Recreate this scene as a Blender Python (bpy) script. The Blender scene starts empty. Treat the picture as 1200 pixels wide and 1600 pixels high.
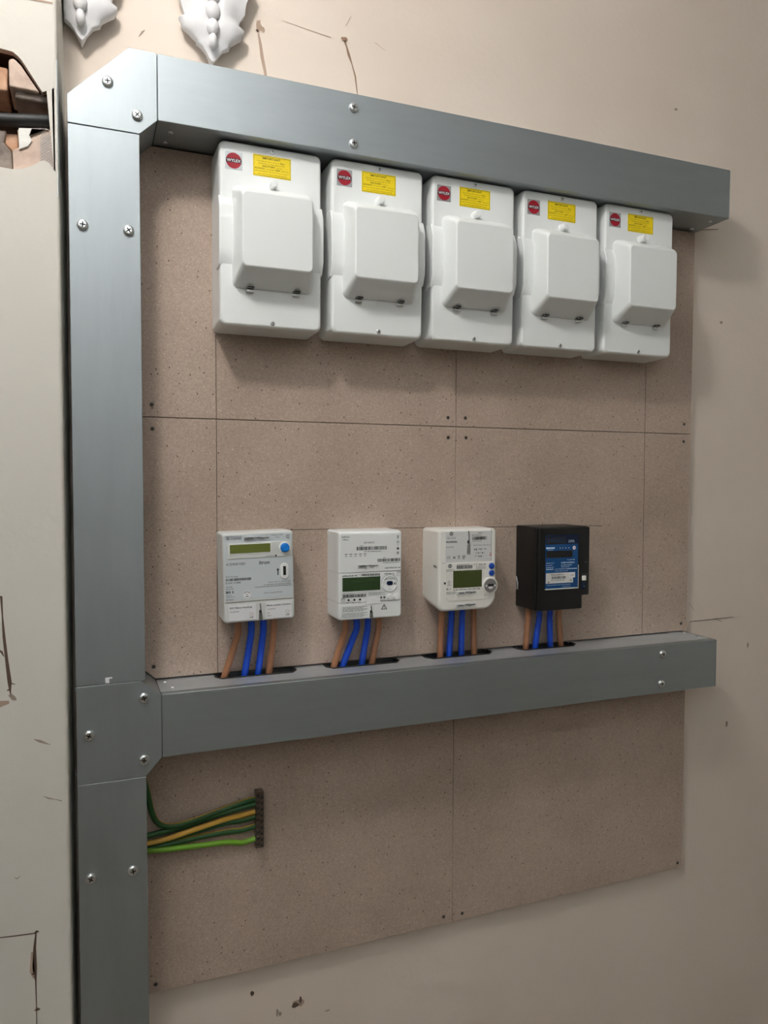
import bpy, bmesh, math, random
from mathutils import Vector, Matrix
from mathutils.geometry import tessellate_polygon
random.seed(7)
S = bpy.context.scene
COL = S.collection
ZO = 1.55                      # eye height above the floor; all z below are relative to eye height

# ------------------------------------------------------------------ camera
YAW, PITCH, ROLL, FPX = 0.3770, -0.0446, 0.0034, 1170.0
cy, sy, cp, sp = math.cos(YAW), math.sin(YAW), math.cos(PITCH), math.sin(PITCH)
fwd = Vector((sy*cp, cy*cp, sp)); right = Vector((cy, -sy, 0)); up = right.cross(fwd)
r2 = right*math.cos(ROLL) + up*math.sin(ROLL); u2 = -right*math.sin(ROLL) + up*math.cos(ROLL)
cam = bpy.data.cameras.new('camera'); camo = bpy.data.objects.new('camera', cam); COL.objects.link(camo)
m = Matrix((r2, u2, -fwd)).transposed().to_4x4(); m.translation = Vector((0.020, -1.3292, ZO)); camo.matrix_world = m
cam.sensor_fit = 'VERTICAL'; cam.sensor_height = 36.0; cam.lens = FPX/1600*36.0; cam.clip_start = 0.02
S.camera = camo
# ------------------------------------------------------------------ world, exposure
w = bpy.data.worlds.new('world'); S.world = w; w.use_nodes = True
w.node_tree.nodes['Background'].inputs[0].default_value = (0.9, 0.95, 1.0, 1)
w.node_tree.nodes['Background'].inputs[1].default_value = 0.05
S.view_settings.view_transform = 'Standard'; S.view_settings.look = 'None'
S.view_settings.gamma = 1.0; S.view_settings.use_curve_mapping = False
S.view_settings.exposure = 0.42
# lamps: (x, y, z of the globe centre, radius, emission); the first hangs just above the frame near the wall, the rest are added as fill
LAMPS = [(-0.17, -0.85, 1.20, .085, 84.0)] + [(x, y, 1.20, .11, 36.0) for y in (-2.0, -3.4) for x in (-1.3, .3)]
CEIL_Z = 1.40

# ------------------------------------------------------------------ materials
def lin(c):
    return tuple((x/255/12.92 if x/255 <= .04045 else ((x/255+.055)/1.055)**2.4) for x in c) + (1,)
MATS = {}
def mat(name, rgb, rough=.5, metal=0., noise=None, bump=None, spec=.5, emit=None):
    """noise=(scale, amount, rgb2, stretch) mixes a second colour; bump=(scale,strength)"""
    if name in MATS: return MATS[name]
    M = bpy.data.materials.new(name); M.use_nodes = True; nt = M.node_tree; b = nt.nodes['Principled BSDF']
    b.inputs['Base Color'].default_value = lin(rgb); b.inputs['Roughness'].default_value = rough
    b.inputs['Metallic'].default_value = metal; b.inputs['Specular IOR Level'].default_value = spec
    if emit:
        b.inputs['Emission Color'].default_value = lin(rgb); b.inputs['Emission Strength'].default_value = emit
    if noise or bump:
        geo = nt.nodes.new('ShaderNodeNewGeometry'); mp = nt.nodes.new('ShaderNodeMapping')
        nt.links.new(geo.outputs['Position'], mp.inputs['Vector'])
        if noise and len(noise) > 3: mp.inputs['Scale'].default_value = noise[3]
    if noise:
        n = nt.nodes.new('ShaderNodeTexNoise'); n.inputs['Scale'].default_value = noise[0]; n.inputs['Detail'].default_value = 6
        nt.links.new(mp.outputs[0], n.inputs['Vector'])
        cr = nt.nodes.new('ShaderNodeValToRGB'); cr.color_ramp.elements[0].position = .5-noise[1]/2; cr.color_ramp.elements[1].position = .5+noise[1]/2
        cr.color_ramp.elements[0].color = lin(rgb); cr.color_ramp.elements[1].color = lin(noise[2])
        nt.links.new(n.outputs['Fac'], cr.inputs[0]); nt.links.new(cr.outputs[0], b.inputs['Base Color'])
    if bump:
        n2 = nt.nodes.new('ShaderNodeTexNoise'); n2.inputs['Scale'].default_value = bump[0]; n2.inputs['Detail'].default_value = 4
        nt.links.new(mp.outputs[0], n2.inputs['Vector'])
        bp = nt.nodes.new('ShaderNodeBump'); bp.inputs['Strength'].default_value = bump[1]; bp.inputs['Distance'].default_value = .002
        nt.links.new(n2.outputs['Fac'], bp.inputs['Height']); nt.links.new(bp.outputs[0], b.inputs['Normal'])
    MATS[name] = M
    return M

def wall_mat(name, rgb, rgb2, rgb3):
    M = bpy.data.materials.new(name); M.use_nodes = True; nt = M.node_tree; b = nt.nodes['Principled BSDF']; L = nt.links.new
    b.inputs['Roughness'].default_value = .75; b.inputs['Specular IOR Level'].default_value = .25
    geo = nt.nodes.new('ShaderNodeNewGeometry')
    n1 = nt.nodes.new('ShaderNodeTexNoise'); n1.inputs['Scale'].default_value = 2.2; n1.inputs['Detail'].default_value = 5
    L(geo.outputs['Position'], n1.inputs['Vector'])
    c1 = nt.nodes.new('ShaderNodeValToRGB'); c1.color_ramp.elements[0].position = .35; c1.color_ramp.elements[1].position = .68
    c1.color_ramp.elements[0].color = lin(rgb); c1.color_ramp.elements[1].color = lin(rgb2); L(n1.outputs['Fac'], c1.inputs[0])
    n2 = nt.nodes.new('ShaderNodeTexNoise'); n2.inputs['Scale'].default_value = 22; n2.inputs['Detail'].default_value = 7; n2.inputs['Roughness'].default_value = .7
    L(geo.outputs['Position'], n2.inputs['Vector'])
    c2 = nt.nodes.new('ShaderNodeValToRGB'); c2.color_ramp.elements[0].position = .70; c2.color_ramp.elements[1].position = .78
    c2.color_ramp.elements[0].color = (0, 0, 0, 1); c2.color_ramp.elements[1].color = (.5, .5, .5, 1); L(n2.outputs['Fac'], c2.inputs[0])
    mx = nt.nodes.new('ShaderNodeMixRGB'); mx.inputs[2].default_value = lin(rgb3)
    L(c2.outputs[0], mx.inputs[0]); L(c1.outputs[0], mx.inputs[1]); L(mx.outputs[0], b.inputs['Base Color'])
    n3 = nt.nodes.new('ShaderNodeTexNoise'); n3.inputs['Scale'].default_value = 90; n3.inputs['Detail'].default_value = 4; L(geo.outputs['Position'], n3.inputs['Vector'])
    bp = nt.nodes.new('ShaderNodeBump'); bp.inputs['Strength'].default_value = .25; bp.inputs['Distance'].default_value = .002
    L(n3.outputs['Fac'], bp.inputs['Height']); L(bp.outputs[0], b.inputs['Normal'])
    MATS[name] = M
    return M

def chipboard_mat():
    M = bpy.data.materials.new('chipboard'); M.use_nodes = True; nt = M.node_tree; b = nt.nodes['Principled BSDF']; L = nt.links.new
    b.inputs['Roughness'].default_value = .7; b.inputs['Specular IOR Level'].default_value = .3
    geo = nt.nodes.new('ShaderNodeNewGeometry')
    n1 = nt.nodes.new('ShaderNodeTexNoise'); n1.inputs['Scale'].default_value = 420; n1.inputs['Detail'].default_value = 3; L(geo.outputs['Position'], n1.inputs['Vector'])
    c1 = nt.nodes.new('ShaderNodeValToRGB'); e = c1.color_ramp.elements
    e[0].position = .3; e[0].color = lin((172, 152, 138)); e[1].position = .7; e[1].color = lin((194, 175, 160)); L(n1.outputs['Fac'], c1.inputs[0])
    cur = c1.outputs[0]
    for sc, thr, col, amt, mscale in ((95, .12, (232, 216, 200), .8, (1, 1, 1.9)), (70, .10, (78, 60, 48), .9, (1.3, 1, 1)), (170, .13, (132, 110, 94), .6, (1, 1, 1)), (150, .14, (214, 196, 180), .6, (1.8, 1, 1))):
        mp = nt.nodes.new('ShaderNodeMapping'); mp.inputs['Scale'].default_value = mscale; mp.inputs['Location'].default_value = (sc*.013, 0, sc*.007)
        L(geo.outputs['Position'], mp.inputs['Vector'])
        v = nt.nodes.new('ShaderNodeTexVoronoi'); v.inputs['Scale'].default_value = sc; L(mp.outputs[0], v.inputs['Vector'])
        lt = nt.nodes.new('ShaderNodeMath'); lt.operation = 'LESS_THAN'; lt.inputs[1].default_value = thr; L(v.outputs['Distance'], lt.inputs[0])
        sep = nt.nodes.new('ShaderNodeSeparateColor'); L(v.outputs['Color'], sep.inputs[0])
        g = nt.nodes.new('ShaderNodeMath'); g.operation = 'GREATER_THAN'; g.inputs[1].default_value = .38; L(sep.outputs[0], g.inputs[0])
        mu = nt.nodes.new('ShaderNodeMath'); mu.operation = 'MULTIPLY'; L(lt.outputs[0], mu.inputs[0]); L(g.outputs[0], mu.inputs[1])
        mu2 = nt.nodes.new('ShaderNodeMath'); mu2.operation = 'MULTIPLY'; mu2.inputs[1].default_value = amt; L(mu.outputs[0], mu2.inputs[0])
        mx = nt.nodes.new('ShaderNodeMixRGB'); mx.inputs[2].default_value = lin(col); L(mu2.outputs[0], mx.inputs[0]); L(cur, mx.inputs[1]); cur = mx.outputs[0]
    n4 = nt.nodes.new('ShaderNodeTexNoise'); n4.inputs['Scale'].default_value = 5; n4.inputs['Detail'].default_value = 5; L(geo.outputs['Position'], n4.inputs['Vector'])
    c4 = nt.nodes.new('ShaderNodeValToRGB'); c4.color_ramp.elements[0].color = (.86, .85, .84, 1); c4.color_ramp.elements[1].color = (1, 1, 1, 1)
    c4.color_ramp.elements[0].position = .35; c4.color_ramp.elements[1].position = .6; L(n4.outputs['Fac'], c4.inputs[0])
    mm = nt.nodes.new('ShaderNodeMixRGB'); mm.blend_type = 'MULTIPLY'; mm.inputs[0].default_value = 1; L(cur, mm.inputs[1]); L(c4.outputs[0], mm.inputs[2])
    L(mm.outputs[0], b.inputs['Base Color'])
    MATS['chipboard'] = M
    return M

def steel_mat(name, rgb, rough, brush=(1, 1, 1), aniso=0.):
    M = bpy.data.materials.new(name); M.use_nodes = True; nt = M.node_tree; b = nt.nodes['Principled BSDF']; L = nt.links.new
    b.inputs['Metallic'].default_value = 1
    geo = nt.nodes.new('ShaderNodeNewGeometry'); mp = nt.nodes.new('ShaderNodeMapping'); mp.inputs['Scale'].default_value = brush; L(geo.outputs['Position'], mp.inputs['Vector'])
    n = nt.nodes.new('ShaderNodeTexNoise'); n.inputs['Scale'].default_value = 30; n.inputs['Detail'].default_value = 8; n.inputs['Roughness'].default_value = .65; L(mp.outputs[0], n.inputs['Vector'])
    c = nt.nodes.new('ShaderNodeValToRGB'); c.color_ramp.elements[0].position = .3; c.color_ramp.elements[1].position = .7
    c.color_ramp.elements[0].color = lin(tuple(x*.95 for x in rgb)); c.color_ramp.elements[1].color = lin(rgb); L(n.outputs['Fac'], c.inputs[0]); L(c.outputs[0], b.inputs['Base Color'])
    mr = nt.nodes.new('ShaderNodeMapRange'); mr.inputs['To Min'].default_value = rough-.04; mr.inputs['To Max'].default_value = rough+.05; L(n.outputs['Fac'], mr.inputs['Value']); L(mr.outputs[0], b.inputs['Roughness'])
    MATS[name] = M
    return M

wall_mat('cream_paint', (229, 216, 203), (221, 206, 192), (180, 160, 144))
wall_mat('grey_paint', (219, 215, 206), (212, 207, 198), (176, 168, 156))
chipboard_mat()
steel_mat('galvanised_h', (172, 179, 182), .55, (.15, 1, 1))
steel_mat('galvanised_lit_top', (222, 228, 233), .62, (.5, 1, 1))  # paler trunking steel: lamp light on the top face put into the colour
steel_mat('galvanised_v', (172, 179, 182), .55, (1, 1, .15))
mat('galvanised_inside', (150, 153, 152), .5, 1.)
mat('zinc_screw', (226, 228, 228), .28, 1.)
mat('bead_zinc', (150, 150, 148), .5, .6)
mat('dark_screw', (92, 88, 82), .4, .8)
mat('recess_black', (18, 18, 18), .7)
mat('white_enamel', (240, 243, 242), .28)
mat('white_plastic', (242, 244, 243), .38)
mat('warm_white_plastic', (241, 239, 233), .36)
mat('grey_plastic', (205, 212, 215), .42)
mat('offwhite_plastic', (216, 218, 215), .42)
mat('black_plastic', (13, 14, 15), .42)
mat('lcd_olive', (112, 120, 60), .22)
mat('lcd_green', (56, 78, 48), .18)
mat('lcd_dark', (70, 80, 40), .2)
mat('button_blue', (20, 128, 222), .35)
mat('button_navy', (14, 72, 170), .35)
mat('panel_blue', (20, 72, 128), .2)
mat('panel_dark', (14, 30, 60), .2)
mat('print_black', (32, 34, 38), .6)
mat('print_grey', (96, 100, 103), .6)
mat('print_pale', (170, 205, 230), .5)
mat('print_red', (190, 60, 60), .6)
mat('label_white', (234, 234, 236), .5)
mat('label_grey', (222, 222, 220), .5)
mat('label_yellow', (244, 216, 22), .42)
mat('label_yellow_print', (104, 88, 6), .6)
mat('label_yellow_fine', (168, 144, 12), .6)
mat('logo_band', (66, 22, 30), .5)
mat('logo_red', (176, 22, 44), .4)
mat('logo_dark_red', (120, 14, 32), .4)
mat('logo_foil', (186, 190, 192), .35, .7)
mat('knob_grey', (128, 124, 122), .45)
mat('cable_blue', (12, 70, 190), .42)
mat('cable_brown', (160, 110, 78), .5)
mat('wire_green', (28, 80, 32), .42)
mat('wire_yellow', (206, 160, 60), .42)
mat('wire_lime', (110, 160, 40), .42)
mat('rubber_black', (22, 23, 24), .55)
mat('bronze_bar', (126, 112, 100), .42, .75, noise=(300, .3, (96, 84, 74)))
mat('plaster_white', (232, 231, 232), .6, noise=(30, .4, (222, 221, 223)))
mat('plaster_pink', (222, 200, 184), .85, noise=(40, .4, (188, 164, 148)), bump=(160, .6))
mat('plaster_grey', (170, 158, 148), .85, noise=(40, .4, (110, 98, 90)), bump=(140, .7))
mat('brick_clay', (212, 172, 144), .85, noise=(50, .4, (180, 136, 106)), bump=(150, .7))
mat('hole_brown', (88, 58, 38), .9, noise=(60, .4, (60, 42, 30)), bump=(120, .8))
mat('filler_white', (236, 234, 228), .8, bump=(120, .6))
mat('pencil', (66, 54, 48), .8)
mat('crack_dark', (92, 74, 62), .9)
mat('crack_soft', (176, 152, 134), .9)
mat('mark_grey', (158, 143, 129), .9)
mat('crack_mid', (146, 118, 98), .9)
mat('ceiling_white', (232, 236, 238), .8)
mat('floor_grey', (146, 134, 120), .7, noise=(12, .5, (130, 119, 106)))
mat('room_paint', (228, 226, 218), .8)
mat('dado_paint', (98, 100, 92), .7)
for i_, l_ in enumerate(LAMPS): mat('globe_glow_%d' % i_, (255, 251, 246) if i_ == 0 else (250, 250, 252), .4, emit=l_[4])

# ------------------------------------------------------------------ mesh helpers
ORG = {}
FONTC = {}
def glyphs(s, bold):
    k = (s, bold)
    if k not in FONTC:
        cu = bpy.data.curves.new('t', 'FONT'); cu.body = s; cu.resolution_u = 2; cu.offset = .018 if bold else 0.
        o = bpy.data.objects.new('t', cu); COL.objects.link(o)
        dg = bpy.context.evaluated_depsgraph_get(); me = bpy.data.meshes.new_from_object(o.evaluated_get(dg))
        vs = [(v.co.x, v.co.y) for v in me.vertices]; fs = [tuple(p.vertices) for p in me.polygons]
        bpy.data.objects.remove(o); bpy.data.curves.remove(cu); bpy.data.meshes.remove(me)
        FONTC[k] = (vs, fs)
    return FONTC[k]

class MB:
    def __init__(s): s.v = []; s.f = []; s.mi = []; s.mats = []
    def _m(s, name):
        if name not in s.mats: s.mats.append(name)
        return s.mats.index(name)
    def add(s, vs, fs, m):
        b = len(s.v); s.v += [tuple(x) for x in vs]; i = s._m(m)
        for f in fs: s.f.append(tuple(b+k for k in f)); s.mi.append(i)
        return s
    def box(s, x0, x1, y0, y1, z0, z1, m):
        vs = [(x, y, z) for z in (z0, z1) for y in (y0, y1) for x in (x0, x1)]
        return s.add(vs, [(0, 2, 3, 1), (4, 5, 7, 6), (0, 1, 5, 4), (2, 6, 7, 3), (0, 4, 6, 2), (1, 3, 7, 5)], m)
    def prism(s, poly, y0, y1, m):                     # polygon in x,z pushed along y
        n = len(poly); vs = [(x, y0, z) for x, z in poly]+[(x, y1, z) for x, z in poly]
        return s.add(vs, [tuple(range(n)), tuple(range(2*n-1, n-1, -1))]+[(i, (i+1) % n, n+(i+1) % n, n+i) for i in range(n)], m)
    def prism_z(s, poly, z0, z1, m):
        n = len(poly); vs = [(x, y, z0) for x, y in poly]+[(x, y, z1) for x, y in poly]
        return s.add(vs, [tuple(range(n)), tuple(range(2*n-1, n-1, -1))]+[(i, (i+1) % n, n+(i+1) % n, n+i) for i in range(n)], m)
    def prism_x(s, poly, x0, x1, m):                   # polygon in y,z
        n = len(poly); vs = [(x0, y, z) for y, z in poly]+[(x1, y, z) for y, z in poly]
        return s.add(vs, [tuple(range(n)), tuple(range(2*n-1, n-1, -1))]+[(i, (i+1) % n, n+(i+1) % n, n+i) for i in range(n)], m)
    def loft(s, loops, m, caps=True):
        n = len(loops[0]); vs = [p for l in loops for p in l]; fs = []
        for k in range(len(loops)-1):
            for i in range(n): fs.append((k*n+i, k*n+(i+1) % n, (k+1)*n+(i+1) % n, (k+1)*n+i))
        if caps: fs += [tuple(range(n-1, -1, -1)), tuple(range((len(loops)-1)*n, len(loops)*n))]
        return s.add(vs, fs, m)
    def lathe(s, cx, cz, prof, m, n=20, sx=1., sz=1.):   # profile (r, y) around an axis along y
        return s.loft([[(cx+r*sx*math.cos(2*math.pi*i/n), y, cz+r*sz*math.sin(2*math.pi*i/n)) for i in range(n)] for r, y in prof], m)
    def tube(s, path, r, m, n=10, stripe=None):
        P = [Vector(p) for p in path]; loops = []; ref = None
        for i, p in enumerate(P):
            t = (P[min(i+1, len(P)-1)]-P[max(i-1, 0)]).normalized()
            if ref is None: ref = Vector((0, -1, 0)) if abs(t.y) < .9 else Vector((0, 0, 1))
            a = (ref-t*ref.dot(t)).normalized(); b = t.cross(a); ref = a
            loops.append([tuple(p+a*r*math.cos(2*math.pi*k/n)+b*r*math.sin(2*math.pi*k/n)) for k in range(n)])
        f0 = len(s.f); s.loft(loops, m)
        if stripe:
            i2 = s._m(stripe[0])
            for k in range(len(loops)-1):
                for q in stripe[1]: s.mi[f0+k*n+q % n] = i2
        return s
    def ball(s, c, rx, ry, rz, m, n=16, k=9):
        loops = []
        for j in range(k+1):
            a = math.pi*(j+.02)/(k+.04); loops.append([(c[0]+rx*math.sin(a)*math.cos(2*math.pi*i/n), c[1]+ry*math.sin(a)*math.sin(2*math.pi*i/n), c[2]-rz*math.cos(a)) for i in range(n)])
        return s.loft(loops, m)
    def flat(s, poly, y, m):                            # one thin printed shape
        return s.add([(x, y, z) for x, z in poly], [tuple(range(len(poly)))], m)
    def rect(s, x0, z0, x1, z1, y, m): return s.flat([(x0, z0), (x1, z0), (x1, z1), (x0, z1)], y, m)
    def disc(s, cx, cz, rx, rz, y, m, n=24): return s.flat([(cx+rx*math.cos(2*math.pi*i/n), cz+rz*math.sin(2*math.pi*i/n)) for i in range(n)], y, m)
    def ring(s, cx, cz, r0, r1, y, m, a0=0, a1=360, n=28):
        vs = []; fs = []
        for i in range(n+1):
            a = math.radians(a0+(a1-a0)*i/n); vs += [(cx+r0*math.cos(a), y, cz+r0*math.sin(a)), (cx+r1*math.cos(a), y, cz+r1*math.sin(a))]
            if i: fs.append((2*i-2, 2*i-1, 2*i+1, 2*i))
        return s.add(vs, fs, m)
    def text(s, t, bx, y, m, bold=False, slant=0., vertical=False):   # fitted into the box (x0,z0,x1,z1)
        vs, fs = glyphs(t, bold)
        ax0 = min(v[0] for v in vs); ax1 = max(v[0] for v in vs); ay0 = min(v[1] for v in vs); ay1 = max(v[1] for v in vs)
        x0, z0, x1, z1 = bx; kx = (x1-x0)/(ax1-ax0); kz = (z1-z0)/(ay1-ay0)
        return s.add([(x0+(a-ax0)*kx+slant*(b-ay0)*kz, y, z0+(b-ay0)*kz) for a, b in vs], fs, m)
    def smudge(s, bx, y, m, words=None, seed=0):       # print too small to read: short dashes
        rnd = random.Random(seed+int(abs(bx[0])*1e5)+int(abs(bx[1])*1e5)); x = bx[0]; h = bx[3]-bx[1]
        while x < bx[2]-h*.3:
            l = min(rnd.uniform(1.2, 4.)*h, bx[2]-x); q = x
            while q < x+l:
                c = rnd.uniform(.28, .5)*h; s.rect(q, bx[1]+rnd.choice((0, 0, .1))*h, min(q+c, bx[2]), bx[3]-rnd.choice((0, .25, .3))*h, y, m); q += c+.22*h
            x += l+h*.7
        return s
    def barcode(s, bx, y, m, n=40, seed=3):
        rnd = random.Random(seed); x = 0.; W = []
        while len(W) < n:
            a = rnd.choice((1, 1, 2, 3)); b = rnd.choice((1, 1, 2)); W.append((x, a)); x += a+b
        k = (bx[2]-bx[0])/x
        for a, l in W: s.rect(bx[0]+a*k, bx[1], bx[0]+(a+l)*k, bx[3], y, m)
        return s

def rrect(cx, cz, hw, hh, r, y, n=5):
    out = []
    r = min(r, hw*.99, hh*.99)
    for (qx, qz, a0) in ((1, 1, 0), (-1, 1, 90), (-1, -1, 180), (1, -1, 270)):
        for i in range(n+1):
            a = math.radians(a0+90*i/n); out.append((cx+qx*(hw-r)+r*math.cos(a), y, cz+qz*(hh-r)+r*math.sin(a)))
    return out

def build(mb, name, parent=None, local=False, bevel=0., seg=2, smooth=True, keep_normals=False, origin=None):
    me = bpy.data.meshes.new(name)
    if parent is not None: o0 = Vector((0, 0, 0)) if local else ORG[parent]
    elif origin is not None: o0 = Vector(origin)
    else:
        xs = [v[0] for v in mb.v]; ys = [v[1] for v in mb.v]; zs = [v[2] for v in mb.v]
        o0 = Vector(((min(xs)+max(xs))/2, (min(ys)+max(ys))/2, min(zs)))
    me.from_pydata([tuple(Vector(v)-o0) for v in mb.v], [], mb.f)
    for n in mb.mats: me.materials.append(MATS[n])
    for i, p in enumerate(me.polygons): p.material_index = mb.mi[i]
    bm = bmesh.new(); bm.from_mesh(me)
    if not keep_normals: bmesh.ops.recalc_face_normals(bm, faces=bm.faces)
    if bevel:
        ed = [e for e in bm.edges if len(e.link_faces) == 2 and e.calc_face_angle(0) > math.radians(25)]
        bmesh.ops.bevel(bm, geom=ed, offset=bevel, segments=seg, profile=.5, affect='EDGES', clamp_overlap=True)
    bm.to_mesh(me); bm.free()
    if smooth:
        for p in me.polygons: p.use_smooth = True
        me.set_sharp_from_angle(angle=math.radians(48))
    o = bpy.data.objects.new(name, me); COL.objects.link(o)
    if smooth and not keep_normals: wn = o.modifiers.new('flat_faces', 'WEIGHTED_NORMAL'); wn.keep_sharp = True; wn.weight = 60
    if parent is not None: o.parent = parent; ORG[o] = Vector((0, 0, 0)) if local else ORG[parent]
    else: o.location = o0+Vector((0, 0, ZO)); ORG[o] = o0
    return o
def tag(o, label, cat, group=None):
    o['label'] = label; o['category'] = cat
    if group: o['group'] = group
    return o
def struct(o): o['kind'] = 'structure'; return o
def thing(name, loc, label, cat, group=None, rot=None):
    o = bpy.data.objects.new(name, None); COL.objects.link(o); o.empty_display_size = .02
    o.location = Vector(loc)+Vector((0, 0, ZO)); ORG[o] = Vector(loc)
    if rot: o.rotation_euler = rot
    return tag(o, label, cat, group)
def dup(root, loc, label):
    r = root.copy(); COL.objects.link(r); r.location = Vector(loc)+Vector((0, 0, ZO)); r['label'] = label
    for ch in list(root.children):
        c = ch.copy(); COL.objects.link(c); c.parent = r
        for g in list(ch.children):
            d = g.copy(); COL.objects.link(d); d.parent = c
    return r
def smooth_path(pts, k=8):
    P = [Vector(p) for p in pts]; out = []
    for i in range(len(P)-1):
        a = P[max(i-1, 0)]; b = P[i]; c = P[i+1]; d = P[min(i+2, len(P)-1)]
        for j in range(k):
            t = j/k; out.append(.5*((2*b)+(c-a)*t+(2*a-5*b+4*c-d)*t*t+(3*b-a-3*c+d)*t**3))
    return out+[P[-1]]

# shared screw meshes (pan head with a cross recess, axis along -y, seat at y=0)
def screw_mesh(name, r, h, base='zinc_screw'):
    b = MB(); b.lathe(0, 0, [(r*.2, .0008), (r, .0004), (r*1.0, -h*.45), (r*.9, -h*.8), (r*.7, -h), (r*.45, -h*1.02), (r*.06, -h*.98)], base, 22)
    for a in (20, 110):
        ca, sa = math.cos(math.radians(a)), math.sin(math.radians(a)); l, t = r*.5, r*.11
        b.flat([(ca*l-sa*t, sa*l+ca*t), (-ca*l-sa*t, -sa*l+ca*t), (-ca*l+sa*t, -sa*l-ca*t), (ca*l+sa*t, sa*l-ca*t)], -h*1.06, 'recess_black')
    o = build(b, name, None, keep_normals=False, origin=(0, 0, 0)); me = o.data; bpy.data.objects.remove(o)
    return me
SCREW = screw_mesh('screw', .0080, .0042)
BOARD_SCREW = screw_mesh('board_screw', .0034, .0009, 'dark_screw')
SMALL_SCREW = screw_mesh('small_screw', .0040, .0024)
def screw(parent, x, y, z, me=SCREW, name='screw', local=False, rx=None, spin=0.):
    o = bpy.data.objects.new(name, me); COL.objects.link(o); o.parent = parent
    o.location = Vector((x, y, z))-(Vector((0, 0, 0)) if local else ORG[parent])
    o.rotation_euler = rx or (0, spin, 0)
    return o

# ================================================================== the setting
b = MB(); b.box(-2.2, 2.8, 0, .12, -1.55, CEIL_Z, 'cream_paint'); wall_back = struct(build(b, 'wall_back', smooth=False))
b = MB(); b.box(-2.2, 2.8, -4.2, .12, -1.65, -1.55, 'floor_grey'); struct(build(b, 'floor', smooth=False))
b = MB(); b.box(-2.2, 2.8, -4.2, .12, CEIL_Z, CEIL_Z+.1, 'ceiling_white'); struct(build(b, 'ceiling', smooth=False))
DADO = .15
for nm, bx in (('wall_right', (2.8, 2.9, -4.2, .12)), ('wall_far_left', (-2.3, -2.2, -4.2, .12)), ('wall_front', (-2.2, 2.8, -4.3, -4.2))):
    b = MB(); b.box(*bx, -1.55, DADO, 'room_paint' if nm == 'wall_right' else 'dado_paint'); b.box(*bx, DADO, CEIL_Z, 'room_paint'); struct(build(b, nm, smooth=False))

# near wall face on the left: a pier standing proud of the back wall, with a broken hole near its corner
YF = -.130
hole = [(-.170, .602), (-.120, .604), (-.0877, .6000), (-.0780, .5995), (-.0696, .5985), (-.0630, .5940), (-.0582, .5890), (-.0470, .5720), (-.0380, .5585), (-.0325, .5500),
        (-.0270, .5530), (-.0200, .5570), (-.0150, .5590), (-.0140, .5300), (-.0140, .4900), (-.0135, .4380), (-.0190, .4430), (-.0250, .4520), (-.0310, .4545), (-.0370, .4525),
        (-.0480, .4440), (-.0600, .4385), (-.0741, .4360), (-.0905, .4368), (-.120, .4350), (-.170, .4400)]
outer = [(-2.2, -1.55), (-.017, -1.55), (-.017, CEIL_Z), (-2.2, CEIL_Z)]
b = MB()
pts = outer+hole
tris = tessellate_polygon([[Vector((x, z, 0)) for x, z in outer], [Vector((x, z, 0)) for x, z in reversed(hole)]])
pp = outer+list(reversed(hole))
b.add([(x, YF, z) for x, z in pp], [tuple(t) for t in tris], 'grey_paint')
n = len(hole)
b.add([(x, YF, z) for x, z in hole]+[(x, YF+.012, z) for x, z in hole], [(i, (i+1) % n, n+(i+1) % n, n+i) for i in range(n)], 'plaster_pink')
b.add([(x, YF+.012, z) for x, z in hole]+[(x, -.03, z) for x, z in hole], [(i, (i+1) % n, n+(i+1) % n, n+i) for i in range(n)], 'hole_brown')
# rounded outer corner and the return back to the main wall
corner = [(-.017, YF)]+[(-.017+.005*math.sin(math.radians(a)), YF+.005-.005*math.cos(math.radians(a))) for a in (18, 36, 54, 72, 90)]+[(-.006, 0)]
k = len(corner)
b.add([(x, y, -1.55) for x, y in corner]+[(x, y, CEIL_Z) for x, y in corner], [(i, i+1, k+i+1, k+i) for i in range(k-1)], 'grey_paint')
b.add([(-.2, -.03, .40), (0-.012, -.03, .40), (-.012, -.03, .64), (-.2, -.03, .64)], [(0, 1, 2, 3)], 'hole_brown')
wall_left = struct(build(b, 'wall_left', smooth=True, keep_normals=True))
# what the hole shows
b = MB(); b.prism([(-.168, .552), (-.0790, .5505), (-.0775, .5840), (-.168, .586)], -.112, -.04, 'brick_clay'); build(b, 'brick', wall_left, bevel=.003)
b = MB(); b.prism([(-.0755, .5520), (-.0360, .5510), (-.0480, .5680), (-.0600, .5850), (-.0690, .5930), (-.0760, .5900)], -.1255, -.05, 'plaster_pink'); build(b, 'plaster_lump', wall_left, bevel=.003)
b = MB(); b.prism([(-.0700, .5420), (-.0170, .5400), (-.0165, .5500), (-.0360, .5545), (-.0680, .5545)], -.117, -.05, 'plaster_grey'); build(b, 'mortar_ledge', wall_left, bevel=.004)
b = MB(); b.prism([(-.0720, .4350), (-.0730, .4640), (-.0640, .4690), (-.0660, .4940), (-.0140, .5020), (-.0140, .4360), (-.0320, .4500), (-.0420, .4450), (-.0600, .4370)], -.1265, -.06, 'plaster_pink'); build(b, 'plaster_basecoat', wall_left, bevel=.0015)
b = MB(); b.prism([(-.170, .4360), (-.0730, .4380), (-.0740, .4640), (-.0840, .4750), (-.0800, .4930), (-.170, .4880)], -.120, -.05, 'plaster_grey'); build(b, 'plaster_undercoat', wall_left, bevel=.003)
b = MB(); b.prism([(-.0840, .4760), (-.0735, .4660), (-.0650, .4690), (-.0660, .4930), (-.0840, .4910)], -.114, -.05, 'brick_clay'); build(b, 'brick', wall_left, bevel=.003)
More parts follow.
